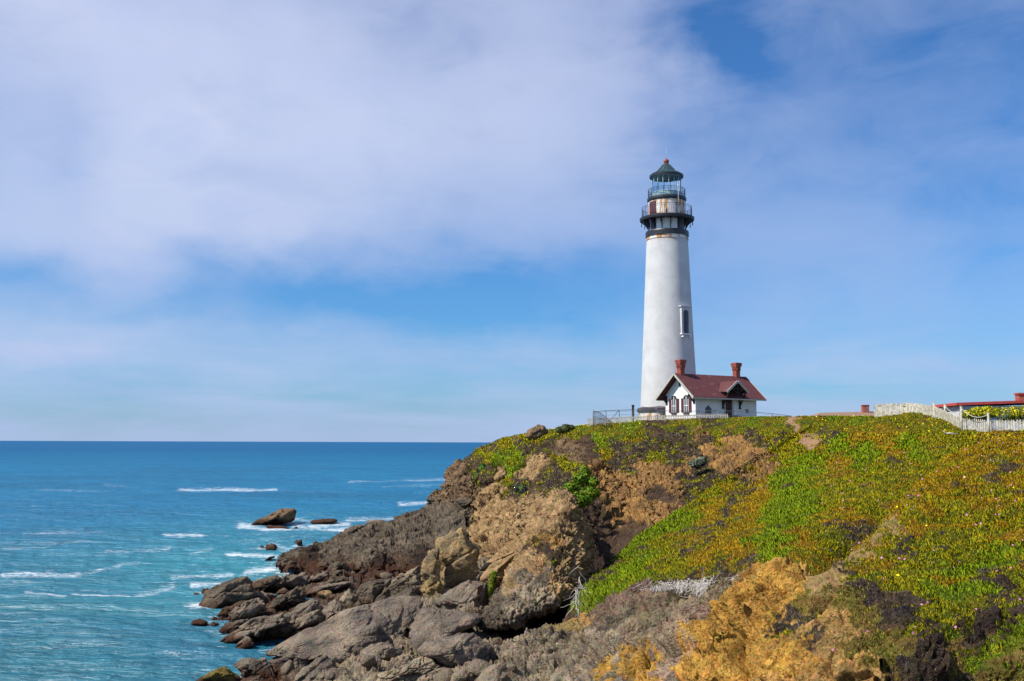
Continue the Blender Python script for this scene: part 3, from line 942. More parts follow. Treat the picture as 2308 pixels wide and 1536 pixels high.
SLOPE_SEEDS = [
    (1330, 1330, 'green'), (1320, 1370, 'green'), (1400, 1290, 'green'), (1380, 1240, 'green'), (1450, 1230, 'green'), (1480, 1290, 'olive'), (1420, 1330, 'olive'), (1540, 1180, 'green'), (1500, 1240, 'olive'), (1560, 1230, 'orange'),
    (1600, 1195, 'dark'), (1585, 1212, 'dark'), (1628, 1180, 'dark'), (1640, 1160, 'dark'), (1662, 1122, 'dark'), (1690, 1062, 'dark'), (1615, 1215, 'orange'), (1590, 1180, 'orange'), (1670, 1150, 'orange'), (1650, 1190, 'orange'), (1625, 1140, 'orange'), (1695, 1110, 'orange'), (1560, 1255, 'orange'), (1530, 1250, 'dark'), (1575, 1285, 'orange'), (1610, 1160, 'orange'), (1640, 1110, 'olive'), (1580, 1140, 'olive'), (1650, 1150, 'dark'), (1640, 1205, 'orange'), (1700, 1060, 'orange'), (1680, 1090, 'dark'), (1695, 1025, 'dark'), (1715, 1045, 'scree'), (1690, 1075, 'scree'),
    (1760, 1015, 'olive'), (1780, 1090, 'green'), (1830, 1040, 'green'), (1740, 1165, 'green'), (1720, 1225, 'green'), (1700, 1130, 'orange'), (1790, 1150, 'green'), (1850, 1090, 'olive'), (1880, 1050, 'orange'), (1950, 1030, 'green'), (1900, 1005, 'green'),
    (1850, 1000, 'olive'), (1830, 965, 'olive'), (1860, 980, 'dark'), (1900, 960, 'olive'), (1960, 960, 'olive'), (2010, 1045, 'dark'), (1985, 1050, 'olive'), (2035, 1040, 'olive'), (2008, 1070, 'olive'), (2015, 1025, 'orange'), (2050, 1012, 'green'), (2100, 985, 'olive'), (1990, 965, 'orange'), (2060, 960, 'olive'), (2000, 945, 'olive'), (1930, 990, 'orange'), (2120, 965, 'olive'), (1930, 945, 'green'), (1870, 950, 'olive'),
    (1600, 1270, 'olive'), (1660, 1260, 'orange'), (1700, 1275, 'dark'), (1760, 1260, 'green'), (1800, 1230, 'orange'), (1850, 1200, 'olive'), (1900, 1170, 'orange'), (1950, 1120, 'olive'), (1840, 1280, 'orange'), (1560, 1308, 'dark'), (1500, 1325, 'dark'), (1640, 1292, 'dark'),
    (1660, 1180, 'orange'), (1590, 1215, 'orange'), (1530, 1270, 'olive'), (1450, 1300, 'green'), (1360, 1340, 'green'), (1800, 1120, 'green'), (1880, 1130, 'olive'), (1900, 1210, 'dark'), (1870, 1240, 'olive'), (2150, 1000, 'olive'), (2250, 1000, 'orange'),
    (1300, 1345, 'dark'), (1320, 1300, 'dark'), (1345, 1262, 'dark'), (1275, 1400, 'soil'), (1372, 1230, 'dark'), (1470, 1205, 'green'), (1440, 1350, 'dark'), (1350, 1375, 'olive'), (1400, 1350, 'olive'), (1780, 1005, 'olive'), (1832, 994, 'path'),
]
sg = cols_to_grid(SLOPE)
sg = np.concatenate([(sg[:, 0] + np.array([-1.2, 3.2, -1.8]))[:, None], sg], 1)
sg = np.concatenate([(sg[0] + np.array([.5, 3.0, -1.2]))[None], sg], 0)
srow = np.concatenate([np.linspace(0, 1, 30)[:-1], np.linspace(1, 8, 560)])
SLOPE_O, SLOPE_P = patch('green_slope', sg, len(srow), 800, SLOPE_SEEDS, 'slope covered in green and rusty ice plant', 'slope', big=.35, par=srow)

# near bank: ochre face below, ice plant mound above
BANK = [
    [(1120, 1466, 42.2), (1125, 1492, 40.3), (1135, 1520, 38.6), (1150, 1570, 37), (1160, 1650, 35)],
    [(1210, 1430, 42.3), (1215, 1460, 40.3), (1222, 1500, 38), (1230, 1560, 35.6), (1235, 1650, 33.5)],
    [(1300, 1404, 42.2), (1300, 1445, 39), (1305, 1500, 36), (1312, 1560, 33.5), (1310, 1650, 31)],
    [(1440, 1345, 40), (1440, 1400, 36.5), (1440, 1460, 33.5), (1440, 1530, 30.5), (1440, 1650, 28)],
    [(1580, 1322, 37.5), (1580, 1372, 34), (1580, 1440, 30.8), (1580, 1520, 28), (1580, 1650, 25.3)],
    [(1700, 1316, 33.5), (1700, 1362, 30.8), (1700, 1430, 28.2), (1700, 1520, 25.6), (1700, 1650, 23.4)],
    [(1800, 1318, 30.5), (1800, 1362, 28.3), (1810, 1430, 26), (1820, 1520, 23.9), (1820, 1650, 22)],
    [(1890, 1290, 30), (1900, 1342, 27.2), (1910, 1420, 25), (1920, 1520, 23), (1920, 1650, 21.2)],
    [(1960, 1235, 33), (1980, 1300, 27.8), (2000, 1390, 24.8), (2010, 1510, 22.6), (2010, 1650, 20.8)],
    [(2030, 1160, 38.5), (2070, 1250, 30), (2090, 1360, 25), (2100, 1500, 22.4), (2100, 1650, 20.6)],
    [(2100, 1085, 46.5), (2160, 1190, 34), (2190, 1330, 25.6), (2200, 1485, 22.3), (2200, 1650, 20.4)],
    [(2200, 1010, 62), (2270, 1120, 39.5), (2310, 1290, 26.8), (2320, 1460, 22.3), (2320, 1650, 20.2)],
    [(2400, 985, 72), (2430, 1080, 43), (2450, 1260, 28), (2460, 1450, 22.5), (2460, 1650, 20.2)],
    [(2620, 980, 74), (2640, 1075, 43), (2640, 1260, 28), (2640, 1450, 22.5), (2640, 1650, 20.2)],
]
BANK_SEEDS = [
    (1965, 1330, 'dark'), (1985, 1375, 'dark'), (2020, 1340, 'dark'), (2060, 1365, 'dark'), (1975, 1420, 'olive2'), (2075, 1340, 'olive'), (2120, 1400, 'dark'), (2145, 1375, 'olive'), (2230, 1370, 'olive'), (2300, 1380, 'dark'), (2255, 1395, 'olive'), (2215, 1425, 'soilshade'), (2160, 1450, 'olive2'), (2300, 1340, 'olive'), (2235, 1460, 'dark'), (2050, 1430, 'olive'), (2070, 1450, 'dark'), (2020, 1400, 'dark'),
    (2000, 1150, 'orange'), (2050, 1120, 'dark'), (2035, 1130, 'orange'), (2065, 1110, 'orange'), (2055, 1145, 'olive'), (2040, 1225, 'olive'), (2080, 1235, 'olive'), (2060, 1210, 'orange'), (1985, 1192, 'straw'), (1962, 1228, 'straw'), (1940, 1262, 'straw'), (1955, 1185, 'olive'), (1940, 1215, 'orange'), (2005, 1215, 'olive'), (1985, 1245, 'orange'), (1965, 1270, 'olive'), (2100, 1100, 'orange'), (2200, 1050, 'orange'), (2280, 1020, 'orange'), (2300, 1000, 'orange'), (2150, 1150, 'olive'), (2250, 1120, 'olive'),
    (2100, 1200, 'olive'), (2030, 1250, 'olive'), (2060, 1228, 'dark'), (2200, 1220, 'olive'), (2150, 1260, 'olive'), (2280, 1200, 'olive'), (2080, 1300, 'olive'), (2000, 1290, 'olive'), (1930, 1295, 'dark'), (1895, 1310, 'straw'), (2200, 1310, 'green'), (2290, 1300, 'olive'),
    (2250, 1060, 'dark'), (2180, 1100, 'orange'), (2120, 1145, 'orange'), (2240, 1160, 'orange'), (2290, 1090, 'orange'), (2290, 1250, 'green'), (2120, 1330, 'green'), (2050, 1320, 'olive'),
    (2000, 1350, 'dark'), (2040, 1370, 'dark'), (2100, 1375, 'olive'), (2250, 1335, 'dark'), (2170, 1370, 'olive'), (2200, 1390, 'dark'), (2280, 1400, 'dark'), (2150, 1410, 'dark'), (2120, 1440, 'olive'), (2190, 1440, 'soil'), (2180, 1490, 'olive2'), (2290, 1440, 'green'), (2270, 1480, 'green'), (2240, 1510, 'green'), (2290, 1520, 'olive2'),
    (2000, 1430, 'olive2'), (2040, 1470, 'olive2'), (1990, 1500, 'olive2'), (2090, 1490, 'soilshade'), (2060, 1520, 'dark'), (2140, 1525, 'soil'), (1920, 1370, 'olive2'), (1850, 1335, 'straw'), (1900, 1420, 'ochre2'), (1850, 1450, 'ochre2'), (1880, 1520, 'ochre2'), (1960, 1400, 'olive2'), (1940, 1460, 'olive2'), (1930, 1520, 'ochre2'), (1830, 1380, 'olive2'), (1800, 1420, 'dark'),
    (1700, 1360, 'ochre'), (1650, 1420, 'ochre'), (1750, 1400, 'ochre'), (1700, 1480, 'ochre'), (1620, 1470, 'ochre'), (1570, 1490, 'ochre'), (1620, 1530, 'ochre'), (1770, 1490, 'ochre'), (1760, 1350, 'ochre'), (1800, 1540, 'ochre2'), (1500, 1515, 'pinkgrey'), (1450, 1505, 'ochre'), (1400, 1530, 'ochre'),
    (1580, 1395, 'pinkgrey'), (1530, 1430, 'pinkgrey'), (1490, 1460, 'pinkgrey'), (1480, 1385, 'greyb'), (1560, 1350, 'greyb'), (1640, 1345, 'greyb'), (1430, 1360, 'reddish'), (1460, 1345, 'reddish'), (1500, 1335, 'dark'), (1600, 1320, 'dark'), (1400, 1405, 'grey'), (1340, 1395, 'reddish'), (1370, 1380, 'reddish'),
    (1300, 1450, 'grey'), (1250, 1430, 'grey'), (1350, 1470, 'grey'), (1220, 1500, 'grey'), (1280, 1530, 'grey'), (1180, 1470, 'grey'), (1400, 1460, 'grey'), (1270, 1405, 'straw'), (1290, 1395, 'ochre2'), (1340, 1520, 'grey'), (1320, 1600, 'grey'), (1150, 1540, 'grey'),
]
bg_ = cols_to_grid(BANK)
back = bg_[0] + np.array([0, 3.0, 0]) * (bg_[0][:, 1:2] / 40); back[:, 2] -= 2.2
near = bg_[-1].copy(); near[:, 0] *= .75; near[:, 1] = 8; near[:, 2] = 4.2
bg_ = np.concatenate([back[None], bg_, near[None]], 0)
brow = np.concatenate([np.linspace(0, 1, 40)[:-1], np.linspace(1, 4.9, 520)[:-1], np.linspace(4.9, 6, 40)])
BANK_O, BANK_P = patch('near_bank', bg_, len(brow), 1000, BANK_SEEDS, 'near bank with ochre rock face below ice plant', 'bank', strata=.08, big=.42, par=brow, joint=((.50, .55, .7), (.20, 1.7, .8)))

# pyramid buttress standing out from the cliff foot
def butt(cols):
    out = []
    for c in cols:
        c = [list(q) for q in c]
        b = c[-1]
        out.append([[1266 + (c[0][0] - 1268) * .4, 1122, 78]] + c + [[b[0] + 6, b[1] + 4, b[2] + 1.6], [b[0] + 4, b[1] + 2, b[2] + 6]])
    return cols_to_grid(out)


BUTT = [
    [(1262, 1142, 68), (1232, 1202, 68), (1205, 1267, 66), (1175, 1322, 62), (1140, 1377, 58), (1095, 1425, 55)],
    [(1259, 1134, 60), (1222, 1187, 59), (1190, 1247, 57), (1160, 1297, 54), (1120, 1352, 51.5), (1084, 1402, 49.5)],
    [(1260, 1130, 57.5), (1231, 1184, 55), (1204, 1244, 53), (1176, 1296, 51), (1140, 1352, 49.2), (1104, 1405, 48.2)],
    [(1265, 1128, 56.5), (1252, 1190, 53), (1240, 1250, 51), (1222, 1300, 49.4), (1192, 1348, 48.2), (1150, 1394, 47.6)],
    [(1270, 1130, 56.5), (1274, 1190, 53.2), (1272, 1248, 51), (1264, 1296, 49.4), (1240, 1340, 48.2), (1205, 1378, 47.5)],
    [(1276, 1134, 57.5), (1294, 1192, 55), (1300, 1246, 53), (1297, 1290, 51), (1284, 1326, 49.4), (1252, 1356, 48.2)],
    [(1281, 1142, 60), (1308, 1197, 59), (1316, 1247, 57.5), (1312, 1295, 55), (1304, 1327, 53), (1288, 1346, 51)],
    [(1277, 1152, 68), (1302, 1217, 68), (1306, 1272, 66), (1300, 1322, 62), (1292, 1352, 59), (1277, 1377, 57)],
]
BUTT_SEEDS = [(1250, 1170, 'tan'), (1230, 1220, 'ochre2'), (1245, 1200, 'tan'), (1275, 1230, 'tan'), (1290, 1200, 'tan'), (1295, 1280, 'tan'), (1260, 1280, 'tan'), (1200, 1260, 'tan'), (1215, 1290, 'darkrock'), (1170, 1310, 'grey'), (1190, 1340, 'grey'),
              (1130, 1360, 'darkrock'), (1110, 1395, 'darkrock'), (1160, 1370, 'grey'), (1230, 1340, 'grey'), (1270, 1330, 'tan'), (1200, 1370, 'grey'), (1222, 1252, 'dark'), (1212, 1240, 'dark'), (1280, 1160, 'tan'), (1180, 1270, 'tan'), (1150, 1310, 'tan')]
BUTT_O, BUTT_P = patch('rock_buttress', butt(BUTT), 420, 420, BUTT_SEEDS, 'towering pyramid shaped rock buttress beside the green slope', 'rock buttress', strata=.05, big=.42, kind=None, joint=((.30, .33, .5), (.09, 1.2, .8)))

# wave-cut shelf under the boulders
SHELF_PTS = [(440, 1345, -1.3), (440, 1400, -1.3), (480, 1370, -.35), (520, 1420, -.35), (545, 1470, -.7), (600, 1490, -.5), (650, 1472, -.15), (520, 1500, -.8), (450, 1536, -.7), (560, 1300, -1.2), (640, 1292, -1.1), (480, 1300, -1.6), (560, 1345, .1), (620, 1380, .25),
             (700, 1330, .35), (760, 1305, .25), (720, 1400, .5), (800, 1350, .5), (850, 1318, .0), (890, 1300, -.5), (915, 1302, -.5), (885, 1335, .4), (950, 1350, 1.3), (1000, 1340, 1.7), (1060, 1300, 1.9), (900, 1420, 1.2), (1000, 1440, 1.7),
             (1100, 1420, 1.7), (800, 1470, .8), (900, 1500, 1.4), (1050, 1500, 2.1), (1150, 1480, 2.0), (1200, 1400, 1.2), (700, 1450, .35), (700, 1536, .6), (850, 1536, 1.2), (1000, 1536, 1.9), (1200, 1536, 2.5), (640, 1536, .1), (1300, 1400, 1.4), (1300, 1540, 3.0),
             (380, 1300, -1.2), (380, 1450, -1.3), (700, 1280, -.5), (800, 1278, -.6), (900, 1275, -.6), (1000, 1270, .5), (600, 1440, -.45), (590, 1640, -.5), (900, 1640, .9), (1200, 1640, 1.9), (400, 1640, -1.2), (1150, 1330, 1.6)]


def shelf_z(px, py):
    px = np.asarray(px, float); py = np.asarray(py, float)
    num = 0; den = 0
    for x, y, z in SHELF_PTS:
        w = 1 / (((px - x) / 60) ** 2 + ((py - y) / 38) ** 2 + .15) ** 1.6
        num = num + w * z; den = den + w
    return num / den


gy, gx = np.meshgrid(np.linspace(1268, 1640, 14), np.linspace(380, 1310, 26), indexing='ij')
SHELF_SEEDS = [(600, 1380, 'darkrock'), (800, 1330, 'darkrock'), (900, 1400, 'darkrock'), (700, 1450, 'darkrock'), (1000, 1450, 'grey'), (900, 1530, 'grey'), (1100, 1500, 'grey'), (1150, 1420, 'soil'), (1200, 1390, 'soil'), (1000, 1350, 'grey'), (600, 1500, 'darkrock'), (750, 1530, 'grey')]
SHELF_O, SHELF_P = patch('rock_shelf', at_z(gx, gy, shelf_z(gx, gy)), 360, 800, SHELF_SEEDS, 'dark tilted rock shelf at the foot of the cliff', 'rock shelf', strata=.15, big=.28, plants=False, joint=((.42, .7, .5), (.16, 1.9, .6)))
SHELF_O.data.materials[0] = M['rock']
SHORE.append(SHELF_P.reshape(-1, 3)[np.abs(SHELF_P.reshape(-1, 3)[:, 2]) < .3])

# long low promontory
PROM = [
    [(640, 1262, 97), (632, 1266, 94), (628, 1272, 92), (626, 1278, 90), (622, 1292, 87)],
    [(680, 1240, 104), (672, 1246, 100), (668, 1258, 96), (664, 1272, 91), (655, 1292, 87)],
    [(735, 1232, 112), (716, 1228, 106), (716, 1244, 97), (716, 1266, 91), (718, 1290, 87)],
    [(800, 1205, 124), (790, 1198, 117), (790, 1228, 99), (790, 1256, 92), (795, 1286, 87.5)],
    [(875, 1188, 130), (860, 1182, 123), (862, 1215, 103), (868, 1247, 93), (872, 1296, 88)],
    [(940, 1172, 136), (925, 1166, 130), (928, 1205, 107), (932, 1249, 92), (940, 1298, 87.5)],
    [(1000, 1150, 142), (985, 1143, 136), (985, 1190, 112), (990, 1238, 93), (995, 1300, 86)],
    [(1060, 1140, 142), (1045, 1135, 134), (1050, 1185, 110), (1050, 1235, 94), (1050, 1300, 84)],
]
PROM_SEEDS = [(660, 1262, 'darkrock'), (760, 1240, 'darkrock'), (900, 1200, 'darkrock'), (990, 1190, 'darkrock'), (768, 1256, 'soil'), (745, 1262, 'darkrock'), (790, 1245, 'darkrock'), (800, 1262, 'darkrock'), (860, 1262, 'soilshade'), (950, 1268, 'soilshade'), (900, 1248, 'soil'), (900, 1235, 'darkrock'), (860, 1240, 'darkrock'), (820, 1235, 'darkrock'), (1020, 1160, 'darkrock'), (700, 1270, 'soilshade')]
PROM_O, PROM_P = patch('rock_promontory', cols_to_grid(PROM), 300, 560, PROM_SEEDS, 'long low dark rock promontory running into the sea', 'promontory', strata=.12, big=.5, plants=False, joint=((.60, .26, .5), (.26, .62, .6), (.10, 1.6, .6)))
PROM_O.data.materials[0] = M['rock']
SHORE.append(PROM_P.reshape(-1, 3)[np.abs(PROM_P.reshape(-1, 3)[:, 2]) < .3])

# ------------------------------------------------------------------ rocks
_ico = {}


def ico(n):
    if n not in _ico:
        bm = bmesh.new(); bmesh.ops.create_icosphere(bm, subdivisions=n, radius=1)
        v = np.array([x.co[:] for x in bm.verts]); f = np.array([[x.index for x in y.verts] for y in bm.faces])
        bm.free(); _ico[n] = (v, f)
    return _ico[n]


TILE = {'T1': (400, 1280, 6.0), 'T2': (700, 1280, 6.0), 'T3': (620, 1120, 6.4), 'T4': (900, 1120, 6.0), 'T5': (1000, 1280, 6.0), 'Z5': (400, 1100, 3.297), 'P': (0, 0, 1.0)}


def rock(tile, outline, label, Y=None, thick=.6, seed=0, pal='darkrock', lean=.35, sub=5, cat='rock', name='rock', rough=.11, facets=9, group=None, sink=.25, shift=0.0, fsize=.5):
    x0, y0, s = TILE[tile]
    O = np.array([(x0 + a / s, y0 + b / s) for a, b in outline])
    cx, cy = O.mean(0); bx = (O[:, 0].min() + O[:, 0].max()) / 2; by = O[:, 1].max()
    cx, cy = (O.min(0) + O.max(0)) / 2
    if Y is None:
        z = max(0.0, float(shelf_z(bx, by)))
        Y = float(at_z(bx, by, z)[1])
    m = Y / F
    W = (O[:, 0].max() - O[:, 0].min()) * m; Hh = (O[:, 1].max() - O[:, 1].min()) * m
    T = thick * min(W, Hh * 1.6)
    Yc = Y + T * .55 + shift
    # radial outline in metres about the centre
    m = Yc / F
    ox, oy = (O[:, 0] - cx) * m, (cy - O[:, 1]) * m
    th = np.linspace(-math.pi, math.pi, 361)
    R = np.zeros(361)
    dxs, dys = np.cos(th), np.sin(th)
    for i in range(len(O)):
        ax, ay = ox[i], oy[i]; bx_, by_ = ox[(i + 1) % len(O)], oy[(i + 1) % len(O)]
        ex, ey = bx_ - ax, by_ - ay
        den = dxs * ey - dys * ex
        den = np.where(np.abs(den) < 1e-9, 1e-9, den)
        t = (ax * ey - ay * ex) / den; u = (ax * dys - ay * dxs) / den
        ok = (t > 0) & (u >= -.001) & (u <= 1.001)
        R = np.where(ok, np.maximum(R, t), R)
    R = np.maximum(R, .12 * min(W, Hh))
    for _ in range(2): R[1:-1] = (R[:-2] + 2 * R[1:-1] + R[2:]) / 4
    v, f = ico(sub)
    rho = np.hypot(v[:, 0], v[:, 2]); ang = np.arctan2(v[:, 2], v[:, 0])
    q = np.stack([np.sign(v[:, 0]) * np.abs(v[:, 0]), v[:, 1], v[:, 2]], 1)
    # unit blocky body
    n3 = (rho ** 3.2 + np.abs(v[:, 1]) ** 3.2) ** (1 / 3.2)
    rr = rho / n3; bb = v[:, 1] / n3
    U = np.stack([rr * np.cos(ang), bb, rr * np.sin(ang)], 1)
    rg = np.random.RandomState(seed * 13 + 5)
    for k in range(facets):
        n = rg.normal(size=3); n[1] = -abs(n[1]) * 1.3
        n[2] = n[2] * .9 + .15
        n /= np.linalg.norm(n)
        d = rg.uniform(.70, .93)
        e = (U @ n) - d
        U = U - n * np.maximum(e, 0)[:, None] * .92
    rr = np.hypot(U[:, 0], U[:, 2]); ang2 = np.arctan2(U[:, 2], U[:, 0])
    rad = np.interp(ang2, th, R) * rr
    x = rad * np.cos(ang2); z = rad * np.sin(ang2); y = U[:, 1] * T
    c0 = at(cx, cy, Yc)
    V = np.stack([c0[0] + x + y * (c0[0] / Yc), c0[1] + y + lean * z, c0[2] + z + y * ((c0[2] - H) / Yc)], 1)
    # surface relief
    nrm = np.stack([x / (W / 2 + .01), y / (T + .01), z / (Hh / 2 + .01)], 1); nrm /= np.linalg.norm(nrm, axis=1)[:, None] + 1e-6
    S = min(W, Hh)
    Q = V + seed * 3.1
    a = rough * S
    t = Q[:, 2] * .86 - Q[:, 0] * .40 - .2 * Q[:, 1] + .3 * fbm(Q, .8, 3)
    bed = np.abs(((t * 1.6 / max(S, .5)) % 1) - .5) * 2
    F1, F2, cv = worley(Q, 2.2 / max(S, .6))
    disp = a * (1.0 * fbm(Q, 1.3 / max(S, .5), 5) * 1.3 + .7 * ridged(Q, 1.1 / max(S, .5), 4) - .35 + .35 * (sstep(.05, .5, bed) - 1) - .35 * (1 - sstep(.0, .10, F2 - F1)))
    disp += .10 * fbm(Q, 2.6, 5, .6)
    bk, be = blocks(Q, 1.5 / max(S, .6), off=seed * 1.7)
    b2, be2 = blocks(Q, 4.2 / max(S, .6), off=seed * 2.9)
    disp += a * (1.5 * bk - .9 * (1 - sstep(0, .08, be)) + .5 * b2 - .4 * (1 - sstep(0, .1, be2)))
    V = V + nrm * np.clip(disp, -a * 2.6, a * 1.1)[:, None]
    k = CN.index(pal)
    kk = np.clip(.5 + 1.6 * fbm(Q, .9, 5), 0, 1)[:, None]
    col = C_A[k] * (1 - kk) + C_B[k] * kk
    col = col * (1 + .25 * (cv - .5)[:, None]) * (1 + .3 * fbm(Q, 3.5, 4, off=3)[:, None])
    o = np_mesh(name, V, f, M['rock'], col=np.clip(col, .015, .7))
    tag(o, label, cat, group)
    return o


g = 'grey'; d_ = 'darkrock'; G2 = 'slab'
CL['slab'] = ((.305, .235, .165), (.165, .132, .105), 0, 1, .2, .08); CN.append('slab')
CL['yellow'] = ((.42, .285, .12), (.27, .195, .11), 0, 1, .2, .08); CN.append('yellow')
C_A = np.array([CL[c][0] for c in CN], np.float32); C_B = np.array([CL[c][1] for c in CN], np.float32)

